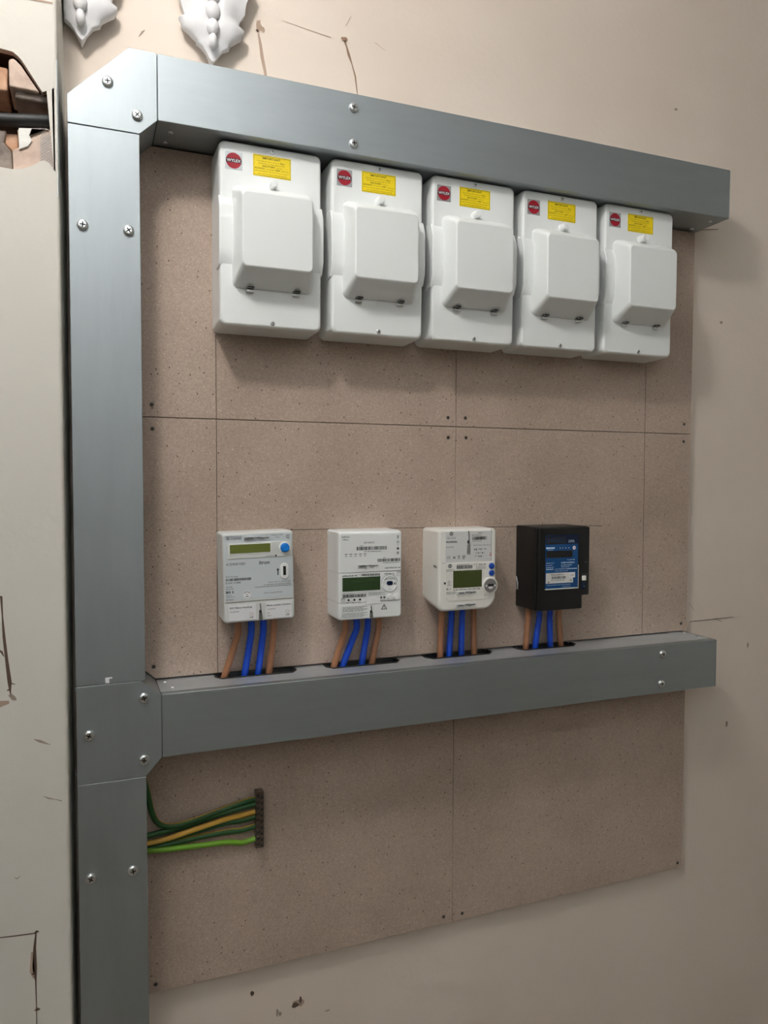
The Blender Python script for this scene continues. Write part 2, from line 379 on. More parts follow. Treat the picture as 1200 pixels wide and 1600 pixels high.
b = MB(); b.prism([(-.0640, .4650), (-.0520, .4720), (-.0470, .4800), (-.0500, .4860), (-.0440, .4930), (-.0460, .4960), (-.0240, .4990), (-.0280, .5000), (-.0640, .4950)], -.1295, -.120, 'filler_white'); build(b, 'filler_patch', wall_left, bevel=.0012)
b = MB()                                                # expanded metal angle bead
for i in range(22):
    z0 = .428+i*.0042
    for sgn in (1, -1):
        za, zb = (z0, z0+.017) if sgn > 0 else (z0+.017, z0)
        xa, xb = -.0365, -.0150
        if max(za, zb) < .503: b.add([(xa, -.1285, za), (xb, -.1285, zb), (xb, -.1285, zb+.0010), (xa, -.1285, za+.0010)], [(0, 1, 2, 3)], 'bead_zinc')
for i in range(34):
    z0 = .440+i*.0048
    for sgn in (1, -1):
        za, zb = (z0, z0+.015) if sgn > 0 else (z0+.015, z0)
        b.add([(-.0112, -.124, za), (-.0078, -.045, zb), (-.0078, -.045, zb+.0012), (-.0112, -.124, za+.0012)], [(0, 1, 2, 3)], 'bead_zinc')
b.tube([(-.0135, -.1285, .405), (-.0133, -.1287, .50), (-.0128, -.1285, .60)], .0016, 'zinc_screw', 8)
build(b, 'angle_bead', wall_left, smooth=False, keep_normals=True)
# flat wear on the near wall
def streak(parent, name, pts, wdt, y, m):
    bb = MB(); L = []; R_ = []
    for i, (x, z) in enumerate(pts):
        a = Vector(pts[max(i-1, 0)]); c = Vector(pts[min(i+1, len(pts)-1)]); t = (c-a).normalized(); q = wdt[i] if isinstance(wdt, (list, tuple)) else wdt
        L.append((x-t.y*q/2, z+t.x*q/2)); R_.append((x+t.y*q/2, z-t.x*q/2))
    bb.add([(x, y, z) for x, z in L]+[(x, y, z) for x, z in R_], [(i, i+1, len(L)+i+1, len(L)+i) for i in range(len(L)-1)], m)
    return build(bb, name, parent, smooth=False)
YL = YF-.0006
streak(wall_left, 'crack', [(-.140, -.1735), (-.1011, -.1724), (-.0972, -.1715)], .0022, YL, 'crack_dark')
streak(wall_left, 'crack', [(-.0975, -.171), (-.0965, -.200), (-.0950, -.230), (-.0920, -.265), (-.0888, -.297), (-.0880, -.316)], [.003, .002, .0038, .0042, .0055, .001], YL, 'crack_dark')
streak(wall_left, 'crack', [(-.103, -.2480), (-.0985, -.2520), (-.0955, -.2590)], [.002, .003, .001], YL, 'crack_dark')
streak(wall_left, 'crack', [(-.0870, -.2990), (-.0810, -.3010)], [.002, .0005], YL, 'crack_dark')
streak(wall_left, 'chipped_paint', [(-.0890, -.3150), (-.0840, -.3210), (-.0805, -.3240)], [.005, .006, .002], YL, 'mark_grey')
streak(wall_left, 'chipped_paint', [(-.130, -.3290), (-.1037, -.3280), (-.0900, -.3260)], [.014, .010, .004], YL, 'crack_soft')
streak(wall_left, 'crack', [(-.150, -.6780), (-.1097, -.6732), (-.0850, -.6755), (-.0596, -.6774)], .0016, YL, 'crack_dark')
streak(wall_left, 'crack', [(-.0600, -.6770), (-.0622, -.700), (-.0626, -.7306), (-.0615, -.750), (-.0612, -.7808), (-.0611, -.860)], [.002, .004, .006, .002, .0015, .001], YL, 'crack_dark')
streak(wall_left, 'chipped_paint', [(-.0655, -.705), (-.0660, -.735), (-.0640, -.745)], [.003, .007, .002], YL, 'crack_soft')
for x, z, a in ((-.0640, -.7390, .003), (-.0600, -.7950, .004), (-.0590, -.6760, .003), (-.0905, -.309, .002)):
    streak(wall_left, 'scuff', [(x-a, z), (x, z+.001), (x+a, z)], [.001, a*1.4, .001], YL-.0002, 'crack_dark')
streak(wall_left, 'scuff', [(-.058, -.385), (-.050, -.389), (-.042, -.393), (-.036, -.396)], [.001, .004, .002, .0005], YL, 'mark_grey')
streak(wall_left, 'scuff', [(-.047, -.472), (-.040, -.476), (-.031, -.479), (-.022, -.483)], [.0005, .002, .0008, .0015], YL, 'mark_grey')
streak(wall_left, 'scuff', [(-.088, -.587), (-.084, -.590), (-.079, -.586)], [.0004, .0018, .0004], YL, 'mark_grey')
streak(wall_left, 'crack', [(-.110, .6740), (-.050, .6755), (-.017, .6770)], .0022, YL, 'crack_soft')

# marks on the back wall
YB = -.0006
def chip(parent, name, cx, cz, rx, rz, m, y=YB, n=11, seed=1):
    rnd = random.Random(seed); bb = MB()
    bb.flat([(cx+rx*rnd.uniform(.55, 1.1)*math.cos(2*math.pi*i/n), cz+rz*rnd.uniform(.55, 1.1)*math.sin(2*math.pi*i/n)) for i in range(n)], y, m)
    return build(bb, name, parent, smooth=False)
streak(wall_back, 'crack', [(.3075, .775), (.3110, .757), (.3140, .735), (.3190, .712), (.3224, .690)], [.003, .005, .006, .005, .003], YB, 'crack_soft')
chip(wall_back, 'paint_chip', .3085, .787, .006, .013, 'crack_soft', seed=2); chip(wall_back, 'paint_chip', .3060, .779, .003, .003, 'crack_dark', YB-.0002, seed=3); chip(wall_back, 'paint_chip', .3150, .783, .005, .006, 'crack_soft', seed=9)
streak(wall_back, 'crack', [(.4655, .796), (.4700, .785), (.4741, .772), (.4800, .757), (.4866, .736), (.4904, .707), (.492, .690)], [.004, .003, .005, .002, .003, .0015, .001], YB, 'crack_mid')
chip(wall_back, 'paint_chip', .4655, .798, .007, .005, 'crack_mid', seed=5)
streak(wall_back, 'scuff', [(.350, .806), (.400, .800), (.440, .796)], [.0005, .001, .0015], YB, 'crack_soft')
streak(wall_back, 'scuff', [(.468, .822), (.478, .842)], [.0012, .0006], YB, 'crack_soft'); streak(wall_back, 'scuff', [(.525, .805), (.545, .795)], [.001, .0006], YB, 'crack_soft')
streak(wall_back, 'scuff', [(.108, .726), (.114, .735), (.118, .739)], [.0006, .003, .0008], YB, 'mark_grey'); streak(wall_back, 'scuff', [(.136, .693), (.142, .685)], [.001, .003], YB, 'crack_soft')
chip(wall_back, 'drill_hole', .2891, -.9455, .0050, .0055, 'crack_dark', seed=4); chip(wall_back, 'drill_hole', .3700, -.9890, .0080, .0060, 'crack_dark', seed=6); chip(wall_back, 'drill_hole', .3800, -.9810, .0035, .0085, 'crack_dark', seed=7)
chip(wall_back, 'paint_chip', .3770, -.9860, .0160, .0090, 'crack_soft', YB+.0002, seed=8); chip(wall_back, 'scuff', .3356, -.9943, .0030, .0080, 'mark_grey', seed=11); chip(wall_back, 'scuff', .3410, -.9980, .0040, .0050, 'mark_grey', seed=12)
chip(wall_back, 'scuff', .4330, -1.016, .006, .002, 'crack_soft', seed=13)
chip(wall_back, 'scuff', 1.4216, -.5782, .0050, .0085, 'mark_grey', seed=14); chip(wall_back, 'scuff', 1.4821, -.3946, .0030, .0080, 'mark_grey', seed=15); chip(wall_back, 'scuff', 1.2324, .8121, .0060, .0030, 'mark_grey', seed=16); chip(wall_back, 'scuff', 1.376, .3605, .005, .004, 'mark_grey', seed=17)
streak(wall_back, 'pencil_line', [(1.302, -.3260), (1.360, -.3250), (1.4337, -.3240)], .0012, YB, 'pencil'); streak(wall_back, 'pencil_line', [(1.375, -.3230), (1.398, -.3320)], .0009, YB, 'pencil'); streak(wall_back, 'pencil_line', [(1.298, -.2820), (1.315, -.3010)], .0009, YB, 'mark_grey')
streak(wall_back, 'pencil_line', [(1.303, .5600), (1.362, .5690)], .0009, YB, 'pencil')

# ================================================================== trunking
def lipped(parent, poly, m, lid_gap=.0012, name='lid'):
    return None
def trunk_box(t, x0, x1, z0, z1, m, horiz):
    b = MB(); b.box(x0, x1, -.1070, -.0002, z0, z1, m); build(b, 'channel', t, bevel=.0008)
    b = MB(); e = .0007
    if horiz:
        b.box(x0+.0006, x1, -.110, -.1072, z0-e, z1+e, m); b.box(x0+.0006, x1, -.1085, -.096, z1-.004, z1+e, m); b.box(x0+.0006, x1, -.1085, -.096, z0-e, z0+.004, m)
    else:
        b.box(x0-e, x1+e, -.110, -.1072, z0, z1, m); b.box(x0-e, x0+.004, -.1085, -.096, z0, z1, m); b.box(x1-.004, x1+e, -.1085, -.096, z0, z1, m)
    return build(b, 'lid', t, bevel=.0011, seg=3)

t = thing('trunking_length', (.05, -.05, -.3180), 'tall galvanised steel trunking between the top corner piece and the tee piece', 'trunking', 'galvanised trunking')
trunk_box(t, 0, .1, -.3180, .5215, 'galvanised_v', False)
screw(t, .0184, -.110, .3757, spin=.4); screw(t, .0833, -.110, .3752, spin=-.3)
b = MB(); b.prism([(.0420, -.3165), (.0475, -.3170), (.0470, -.3105), (.0520, -.3105), (.0515, -.3080), (.0415, -.3085)], -.1106, -.1100, 'label_white'); build(b, 'paint_flake', t)
t = thing('trunking_length', (.05, -.05, -1.55), 'galvanised steel trunking running down from the tee piece out of frame', 'trunking', 'galvanised trunking')
trunk_box(t, 0, .1, -1.55, -.4718, 'galvanised_v', False)
screw(t, .0169, -.110, -.6202, spin=.9); screw(t, .0789, -.110, -.6191, spin=.2)

t = thing('trunking_corner', (.06, -.05, .5225), 'galvanised corner piece with cut-off corner at top left', 'trunking', 'galvanised trunking')
poly = [(0, .5225), (.1005, .5222), (.1264, .5470), (.1264, .6467), (.0866, .6467), (0, .5630)]
b = MB(); b.prism(poly, -.1075, -.0002, 'galvanised_v'); build(b, 'body', t, bevel=.0006)
e = [(-.0006, .5228), (.1008, .5225), (.1268, .5466), (.1268, .6474), (.0864, .6474), (-.0006, .5633)]
b = MB(); b.prism(e, -.1104, -.1076, 'galvanised_v'); build(b, 'cover_plate', t, bevel=.0006)
screw(t, .0558, -.1104, .5909, spin=.3); screw(t, .0975, -.1104, .5490, spin=-.5)

t = thing('trunking_tee', (.06, -.05, -.4712), 'galvanised tee piece joining upright trunking to lower horizontal trunking', 'trunking', 'galvanised trunking')
poly = [(0, -.3187), (.0940, -.3187), (.1240, -.3437), (.1240, -.4434), (.1000, -.4705), (0, -.4712)]
b = MB(); b.prism(poly, -.1075, -.0002, 'galvanised_v'); build(b, 'body', t, bevel=.0006)
e = [(-.0006, -.3190), (.0940, -.3186), (.1244, -.3434), (.1244, -.4437), (.1003, -.4707), (-.0006, -.4710)]
b = MB(); b.prism(e, -.1104, -.1076, 'galvanised_v'); build(b, 'cover_plate', t, bevel=.0006)
screw(t, .0981, -.1104, -.3455, spin=.1); screw(t, .0171, -.1104, -.3955, spin=.8); screw(t, .0971, -.1104, -.4443, spin=.5)
for z in (-.3290, -.4640):
    screw(t, -.0006, -.085, z, SMALL_SCREW, 'side_bolt', rx=(0, 0, math.radians(-90)))

t = thing('trunking_length', (.70, -.05, .5479), 'long galvanised trunking across the top above the white boxes', 'trunking', 'galvanised trunking')
trunk_box(t, .1275, 1.2790, .5479, .6467, 'galvanised_h', True)
b = MB(); b.box(1.2791, 1.2805, -.1098, -.0002, .5477, .6469, 'galvanised_h'); build(b, 'end_cap', t, bevel=.0004)
screw(t, .4451, -.110, .6235, spin=.6); screw(t, .4452, -.110, .5640, spin=.2)
screw(t, 1.2573, -.081, .5479, SMALL_SCREW, 'bolt', rx=(math.radians(90), 0, 0)); screw(t, 1.2560, -.030, .5479, SMALL_SCREW, 'bolt', rx=(math.radians(90), 0, 0))
screw(t, .145, -.035, .5479, SMALL_SCREW, 'bolt', rx=(math.radians(90), 0, 0)); screw(t, .150, -.075, .5479, SMALL_SCREW, 'bolt', rx=(math.radians(90), 0, 0))

# lower horizontal trunking: hollow, top face notched for the meter cables
t = thing('trunking_length', (.70, -.05, -.4434), 'long galvanised trunking below the four meters with cable slots in its top', 'trunking', 'galvanised trunking')
X0, X1, ZT, ZB = .1250, 1.2705, -.3437, -.4434
SLOTS = [(.222, .230, .354, .363), (.421, .429, .553, .563), (.620, .629, .750, .762), (.824, .833, .948, .962)]
YS = -.0490
poly = [(X0, -.106), (X1, -.106), (X1, -.0002)]
for a, b1, c, d in reversed(SLOTS): poly += [(d, -.0002), (d, -.036), (c, YS), (b1, YS), (a, -.036), (a, -.0002)]
poly += [(X0, -.0002)]
b = MB(); b.prism_z(poly, ZT-.0015, ZT, 'galvanised_lit_top'); build(b, 'top_face', t, smooth=False)
b = MB(); b.box(X0, X1, -.1065, -.0020, ZB, ZB+.0015, 'galvanised_h'); build(b, 'bottom_face', t, smooth=False)
b = MB(); b.box(X0, X1, -.0018, -.0002, ZB, ZT-.0016, 'galvanised_inside'); build(b, 'back_face', t, smooth=False)
b = MB(); b.box(X0, X1, -.110, -.1075, ZB-.0006, ZT+.0008, 'galvanised_h'); b.box(X0, X1, -.1090, -.094, ZT-.004, ZT+.0008, 'galvanised_h'); b.box(X0, X1, -.1090, -.094, ZB-.0008, ZB+.004, 'galvanised_h')
build(b, 'lid', t, bevel=.0011, seg=3)
b = MB(); b.box(X1+.0001, X1+.0014, -.1105, -.0002, ZB-.0006, ZT+.0006, 'galvanised_h'); build(b, 'end_cap', t, bevel=.0004)
for a, b1, c, d in SLOTS:
    b = MB(); b.tube([(a, -.019, ZT), (a, -.036, ZT), (b1, YS, ZT), (c, YS, ZT), (d, -.036, ZT), (d, -.019, ZT)], .0019, 'rubber_black', 8); build(b, 'slot_edging', t)
screw(t, 1.1256, -.110, -.3620, spin=.8); screw(t, 1.1239, -.110, -.4240, spin=.2)
for x, y in ((1.258, -.030), (1.258, -.075), (.137, -.034), (.146, -.072)): screw(t, x, y, ZT, SMALL_SCREW, 'bolt', rx=(math.radians(-90), 0, 0))

# ================================================================== chipboard back panels
BF = -.018
JX, JZ, BX0, BX1 = .6895, .1012, .1030, 1.2769
PANELS = [
 ([(BX0, JZ+.0006), (JX-.0004, JZ+.0006), (JX-.0004, .5455), (BX0, .5455)], 'pale chipboard panel behind the three left white boxes', [(.1215, .1223), (.6721, .1185)], [((.2277, .245), (.2280, JZ+.001))]),
 ([(JX+.0004, JZ+.0006), (BX1, JZ+.0006), (BX1, .5455), (JX+.0004, .5455)], 'pale chipboard panel behind the two right white boxes', [(.7097, .1190), (1.2574, .1231)], [((1.1480, .245), (1.1484, JZ+.001))]),
 ([(BX0, -.3230), (.1230, -.3405), (JX-.0004, -.3405), (JX-.0004, JZ-.0006), (BX0, JZ-.0006)], 'chipboard panel with clipped corner behind the two left meters', [(.1221, .0819), (.1202, -.3200), (.6724, .0800)], [((.2280, JZ-.001), (.2274, -.3395)), ((.355, -.0925), (JX-.001, -.0945))]),
 ([(JX+.0004, -.3405), (BX1, -.3405), (BX1, JZ-.0006), (JX+.0004, JZ-.0006)], 'chipboard panel behind the black meter', [(.7115, .0806), (1.2567, .0847), (1.2603, -.3240)], [((1.1484, JZ-.001), (1.1506, -.3395)), ((JX+.001, -.0950), (1.040, -.0990))]),
 ([(BX0, -.8888), (JX-.0004, -.8888), (JX-.0004, -.4470), (.1290, -.4470), (BX0, -.4745)], 'chipboard panel below the lower trunking carrying the earth bar', [(.118, -.8736), (.6701, -.8740)], []),
 ([(JX+.0004, -.8888), (BX1, -.8888), (BX1, -.4470), (JX+.0004, -.4470)], 'chipboard panel at bottom right below the lower trunking', [(.7117, -.8760), (1.2650, -.8770)], []),
]
for poly, lab, scr, lines in PANELS:
    xs = [q[0] for q in poly]; zs = [q[1] for q in poly]
    t = thing('chipboard_panel', ((min(xs)+max(xs))/2, -.009, min(zs)), lab, 'panel', 'chipboard back panels')
    b = MB(); b.prism(poly, BF, -.0002, 'chipboard'); build(b, 'board', t, bevel=.0007, seg=1, smooth=False)
    for x, z in scr: screw(t, x, BF, z, BOARD_SCREW, 'screw', spin=random.uniform(0, 3))
    for p0, p1 in lines: streak(t, 'pencil_line', [p0, p1], .0011, BF-.0003, 'pencil')

# ================================================================== switch-fuse boxes
def make_isolator(loc, label):
    t = thing('isolator_box', loc, label, 'switch box', 'white isolator boxes under the top trunking')
    K = dict(parent=t, local=True); HW, HH, CZ = .0868, .1488, .1488; F = -.0720
    b = MB(); b.loft([rrect(0, CZ, HW-i, HH-i, r, y, 6) for y, i, r in ((-.0002, 0, .010), (F+.0090, .0010, .010), (F+.0045, .0016, .010), (F+.0020, .0026, .0100), (F+.0005, .0042, .0095), (F, .0062, .009))], 'white_enamel')
    build(b, 'enclosure', **K)
    b = MB(); b.prism_x([(-.048, .0930), (F+.0015, .0960), (F-.0075, .1165), (F-.0075, .1880), (F+.0015, .2085), (-.048, .2115)], -.0874, .0874, 'white_enamel'); build(b, 'raised_band', bevel=.0020, seg=3, **K)
    b = MB(); L = []
    for y, hw, z0, z1, r in ((F+.0015, .0668, .0615, .2255, .010), (F-.0070, .0660, .0640, .2245, .010), (F-.0345, .0596, .0835, .2110, .009), (F-.0390, .0586, .0865, .2080, .009), (F-.0410, .0574, .0885, .2058, .008), (F-.0418, .0556, .0905, .2035, .007)):
        L.append(rrect(.0012, (z0+z1)/2, hw, (z1-z0)/2, r, y, 6))
    b.loft(L, 'white_enamel'); flap = build(b, 'flap_cover', **K)
    for x in (-.0373, .0405):
        b = MB(); b.box(x-.0060, x+.0060, F-.0065, F, .0560, .0605, 'zinc_screw'); b.box(x-.0058, x+.0058, F-.0120, F, .0612, .0645, 'recess_black'); build(b, 'hinge', flap, local=True, bevel=.0005, seg=1)
    b = MB(); b.lathe(.0010, .2335, [(.0074, F+.0005), (.0074, F-.0020), (.0064, F-.0025), (.0062, F-.0140), (.0056, F-.0162), (.0035, F-.0170)], 'white_plastic', 20); build(b, 'push_knob', **K)
    for z in (.2885, .0095):
        screw(t, .001, F, z, SMALL_SCREW, 'screw', local=True, spin=random.uniform(0, 2))
    # round logo sticker
    b = MB(); x0, x1, z0, z1 = -.0760, -.0485, .2510, .2790; cx, cz = (x0+x1)/2, (z0+z1)/2
    b.box(x0, x1, F-.0004, F, z0, z1, 'logo_foil'); st = build(b, 'logo_sticker', smooth=False, **K)
    b = MB(); b.disc(cx, cz, .0126, .0126, F-.0006, 'logo_red', 36)
    for i in range(-5, 6):
        x = i*.0022; h = math.sqrt(max(.0120**2-x*x, 0)); b.rect(cx+x-.00035, cz-h, cx+x+.00035, cz+h, F-.00068, 'logo_dark_red')
    b.rect(cx-.0125, cz-.0034, cx+.0125, cz+.0034, F-.00078, 'logo_band'); b.text('WYLEX', (cx-.0112, cz-.0023, cx+.0112, cz+.0023), F-.0009, 'label_white', True)
    build(b, 'logo_print', st, local=True, smooth=False)
    # yellow warning label
    b = MB(); x0, x1, z0, z1 = -.0308, .0325, .2470, .2815
    b.box(x0, x1, F-.0004, F, z0, z1, 'label_yellow'); st = build(b, 'warning_label', smooth=False, **K)
    b = MB(); P = 'label_yellow_print'; P2 = 'label_yellow_fine'; y = F-.0006; fx = .0012; d = .2470; k = (z1-z0)/.0292
    def q(x0_, a0_, x1_, a1_): return (x0_, d+(a0_-.2540)*k, x1_, d+(a1_-.2540)*k)
    for r_ in ((x0+fx, z0+fx, x1-fx, z0+fx+.0005), (x0+fx, z1-fx-.0005, x1-fx, z1-fx), (x0+fx, z0+fx, x0+fx+.0005, z1-fx), (x1-fx-.0005, z0+fx, x1-fx, z1-fx)): b.rect(*r_, y, P)
    b.text('IMPORTANT', q(-.0150, .2775, .0150, .2806), y, P, True)
    b.smudge(q(-.0240, .2740, .0120, .2754), y, P2); b.text('ALL', q(.0140, .2738, .0225, .2760), y, P, True)
    b.smudge(q(-.0220, .2708, .0225, .2722), y, P2); b.text('FACTORY', q(-.0150, .2670, .0060, .2694), y, P, True); b.smudge(q(.0085, .2674, .0180, .2687), y, P2)
    b.text('ALWAYS', q(-.0285, .2636, -.0120, .2658), y, P, True); b.smudge(q(-.0095, .2638, .0040, .2651), y, P2); b.text('OFF', q(.0060, .2636, .0140, .2658), y, P, True); b.smudge(q(.0165, .2638, .0290, .2651), y, P2)
    b.smudge(q(-.0280, .2604, .0285, .2617), y, P2); b.smudge(q(-.0230, .2570, .0250, .2583), y, P2)
    build(b, 'label_print', st, local=True, smooth=False)
    return t
ords = ['first white isolator box from the upright trunking, leftmost of five', 'second white isolator box from the upright trunking', 'third white isolator box, middle of the row of five',
        'fourth white isolator box from the upright trunking', 'fifth white isolator box, nearest the right end of the top trunking']
iso = make_isolator((.3092, BF, .2480), ords[0])
for i in range(1, 5): dup(iso, (.3092+.1889*i, BF, .2480+.0007*i), ords[i])

# ================================================================== meters (local axes: origin at bottom centre on the board, mm tables on the face)
def shell(hw, z0, z1, loops, rt, rb, ft, fb, n=5):     # loops: (y, inset); ft/fb scale the inset at the top/bottom edge
    out = []
    for y, i in loops:
        L = []; h, a0_, a1_ = hw-i, z0+i*fb, z1-i*ft
        for (qx, top, ang, r) in ((1, 1, 0, rt), (-1, 1, 90, rt), (-1, 0, 180, rb), (1, 0, 270, rb)):
            for k in range(n+1):
                a = math.radians(ang+90*k/n); L.append((qx*(h-r)+r*math.cos(a), y, (a1_-r if top else a0_+r)+r*math.sin(a)))
        out.append(L)
    return out
def mm(t): return tuple(v/1000 for v in t)
def seal(b, bx, y, m='zinc_screw', vertical=False):
    x0, z0, x1, z1 = bx
    if vertical:
        w_ = (x1-x0); h = z1-z0; cx = (x0+x1)/2
        b.box(cx-w_*.42, cx+w_*.42, y-.0022, y, z0, z0+h*.45, m); b.tube([(cx, y-.001, z0+h*.4), (cx+w_*.12, y-.002, z0+h*.65), (cx, y-.001, z1)], w_*.10+.0002, 'print_grey', 6)
        b.ball((cx, y-.001, z0+h*.52), w_*.34, .0016, w_*.5, 'print_black', 8, 5)
    else:
        h = (z1-z0); l = x1-x0; cz = (z0+z1)/2
        b.box(x0, x0+l*.42, y-.0022, y, cz-h*.34, cz+h*.34, m); b.rect(x0+l*.08, cz-h*.2, x0+l*.36, cz+h*.12, y-.0024, 'print_grey')
        b.tube([(x0+l*.4, y-.001, cz), (x0+l*.6, y-.002, cz+h*.2), (x0+l*.78, y-.001, cz), (x1, y-.001, cz+h*.06)], h*.07+.0002, 'print_black', 6)
        b.tube([(x0+l*.55, y-.001, cz), (x0+l*.68, y-.002, cz-h*.3), (x0+l*.82, y-.001, cz)], h*.05+.0002, 'print_grey', 6)
def ce(b, bx, y, m):
    x0, z0, x1, z1 = bx; h = z1-z0; r = h/2; c1 = x0+r; c2 = x1-h*.35; cz = (z0+z1)/2
    b.ring(c1, cz, r*.78, r, y, m, 70, 290, 14); b.ring(c2, cz, r*.78, r, y, m, 70, 290, 14); b.rect(c2-r*.8, cz-r*.1, c2+r*.1, cz+r*.1, y, m)

# ---- first meter: grey face, blue button
T1 = {k: mm(v) for k, v in {'logo':(-54.3,139.9,-28.9,146.0), 'seal':(-23.8,138.5,17.6,144.1), 'made':(22.9,144.1,41.6,146.5), 'year':(29.4,140.1,36.6,142.5), 'CE':(47.5,138.3,55.5,144.6), 'lcd':(-48.6,117.1,19.8,131.7), 'btn':(34.2,113.4,54.6,132.6), 'led':(27.5,108.7,30.5,111.5), 'ledt':(13.2,109.8,26.3,111.2), 'itron':(-0.2,96.4,17.5,103.7), 'ace':(-55.5,97.2,-23.0,101.5), 'slot':(36.2,69.3,50.7,96.5), 'hole':(39.9,76.0,46.4,91.1), 'arrow':(29.7,76.3,34.5,88.9), 'edf':(-56.1,76.9,-35.8,79.6), 'bar':(-56.2,71.3,-13.6,75.4), 'ser':(-56.3,66.7,-32.0,69.5), 'ins1':(15.6,63.8,53.7,66.5), 'ins2':(7.1,59.6,53.6,62.6), 't1':(-56.5,60.5,-46.1,62.2), 't2':(-56.6,57.2,-43.3,58.8), 'sym':(-56.7,50.5,-43.4,54.5), 't3':(-56.9,46.4,-46.5,47.8), 't4':(-56.9,43.7,-41.3,45.0), 't5':(-57.0,39.1,-44.3,40.9), 'stk':(-28.3,40.1,-14.9,53.2), 'mcode':(7.4,46.1,38.7,48.1), 'labL':(-53.3,3.8,-7.5,31.0), 'labR':(9.4,3.1,54.7,30.9), 'sealb':(-3.2,1.4,3.4,30.1)}.items()}
t = thing('electricity_meter', (.2898, BF, -.2420), 'grey-faced electricity meter with bright blue round button and long olive display', 'meter', 'electricity meters', rot=(0, math.radians(-1.2), 0))
K = dict(parent=t, local=True); F = -.062
b = MB(); b.loft(shell(.0610, .0350, .1520, ((-.0002, .001), (-.050, 0), (F+.004, .0006), (F+.0012, .0018), (F, .0042)), .005, .0005, 1., .12), 'offwhite_plastic'); body = build(b, 'body', **K)
b = MB(); b.loft(shell(.0610, 0, .0343, ((-.0002, .001), (-.050, 0), (F+.003, .0006), (F+.0008, .0018), (F+.0002, .0036)), .0005, .005, .12, .9), 'offwhite_plastic'); build(b, 'terminal_cover', **K)
b = MB(); b.box(-.0575, .0575, F-.0004, F, .0385, .1475, 'grey_plastic'); face = build(b, 'face_plate', bevel=.0003, seg=1, **K)
Y = F-.0004
b = MB(); b.prism([(-.0530, .1080), (.0560, .1080), (.0575, .1130), (.0575, .1290), (.0545, .1345), (-.0510, .1345), (-.0530, .1325)], Y-.0010, Y, 'offwhite_plastic'); build(b, 'display_surround', bevel=.0006, **K)
q = T1['lcd']; b = MB(); b.box(q[0]-.0012, q[2]+.0012, Y-.0016, Y-.0010, q[1]-.0012, q[3]+.0012, 'white_plastic'); b.box(q[0], q[2], Y-.0019, Y-.0014, q[1], q[3], 'lcd_olive'); build(b, 'display', smooth=False, **K)
q = T1['btn']; cx, cz = (q[0]+q[2])/2, (q[1]+q[3])/2
b = MB(); b.lathe(cx, cz, [(.0098, Y-.0005), (.0098, Y-.0035), (.0090, Y-.0042), (.0082, Y-.0042), (.0080, Y-.0025)], 'white_plastic', 28); build(b, 'button_ring', **K)
b = MB(); b.lathe(cx, cz, [(.0078, Y-.0010), (.0078, Y-.0050), (.0070, Y-.0058), (.0050, Y-.0062), (.001, Y-.0063)], 'button_blue', 28); build(b, 'button', **K)
q = T1['slot']; b = MB(); b.loft([rrect((q[0]+q[2])/2, (q[1]+q[3])/2, (q[2]-q[0])/2-i, (q[3]-q[1])/2-i, .0068, y, 6) for y, i in ((Y, 0), (Y-.0014, .0004), (Y-.0018, .0012))], 'white_plastic'); h = T1['hole']; sl = build(b, 'key_slot', **K)
b = MB(); b.box(h[0]+.0010, h[2]-.0008, Y-.0024, Y-.0016, h[1], h[3], 'recess_black'); build(b, 'slot_opening', sl, local=True, smooth=False)
for nm, key in (('left', 'labL'), ('right', 'labR')):
    q = T1[key]; b = MB(); b.prism([(q[0], q[1]), (q[2], q[1]), (q[2], q[3]), (q[0], q[3])], F-.0004, F+.0002, 'label_white'); build(b, 'sticker', smooth=False, **K)
b = MB(); Pm = 'print_black'; YP = Y-.0002
q = T1['logo']
for r in ((q[0], q[1], q[2], q[1]+.0005), (q[0], q[3]-.0005, q[2], q[3]), (q[0], q[1], q[0]+.0005, q[3]), (q[2]-.0005, q[1], q[2], q[3])): b.rect(*r, YP, 'print_grey')
b.ring(q[0]+.0035, (q[1]+q[3])/2, .0012, .0022, YP, Pm, 100, 440); b.text('Timedus', (q[0]+.0070, q[1]+.0014, q[2]-.0014, q[3]-.0014), YP, 'print_grey', True)
b.text('Made in UK', T1['made'], YP, 'print_grey'); b.text('2013', T1['year'], YP, 'print_grey'); ce(b, T1['CE'], YP, Pm)
q = T1['led']; b.disc((q[0]+q[2])/2, (q[1]+q[3])/2, .0015, .0015, YP-.0010, 'recess_black'); b.smudge(T1['ledt'], YP-.0010, 'print_grey')
b.text('Itron', (T1['itron'][0], T1['itron'][1], T1['itron'][2], T1['itron'][3]-.0012), YP, Pm, True, .22); b.text('ACE9000 KBD', T1['ace'], YP, Pm)
q = T1['arrow']; cx = (q[0]+q[2])/2; b.rect(cx-.0009, q[1], cx+.0009, q[3]-.004, YP, Pm); b.flat([(q[0], q[3]-.0045), (q[2], q[3]-.0045), (cx, q[3])], YP, Pm)
b.text('EDF Energy', T1['edf'], YP, Pm); b.barcode(T1['bar'], YP, Pm, 34, 5); b.text('E14A 31488', T1['ser'], YP, Pm)
b.text('Insert key to add credit', T1['ins1'], YP, Pm); b.text('or activate emergency credit', T1['ins2'], YP, Pm); b.rect(-.0083, .0577, .0554, .0583, YP, 'print_grey'); b.text('Meter mode 272150', T1['mcode'], YP, Pm)
for k in ('t1', 't2', 't3', 't4', 't5'): b.smudge(T1[k], YP, 'print_grey')
q = T1['sym']
for i in range(3): b.rect(q[0]+i*.0052, q[1], q[0]+i*.0052+(.0042 if i == 0 else .0022), q[3], YP, 'print_grey')
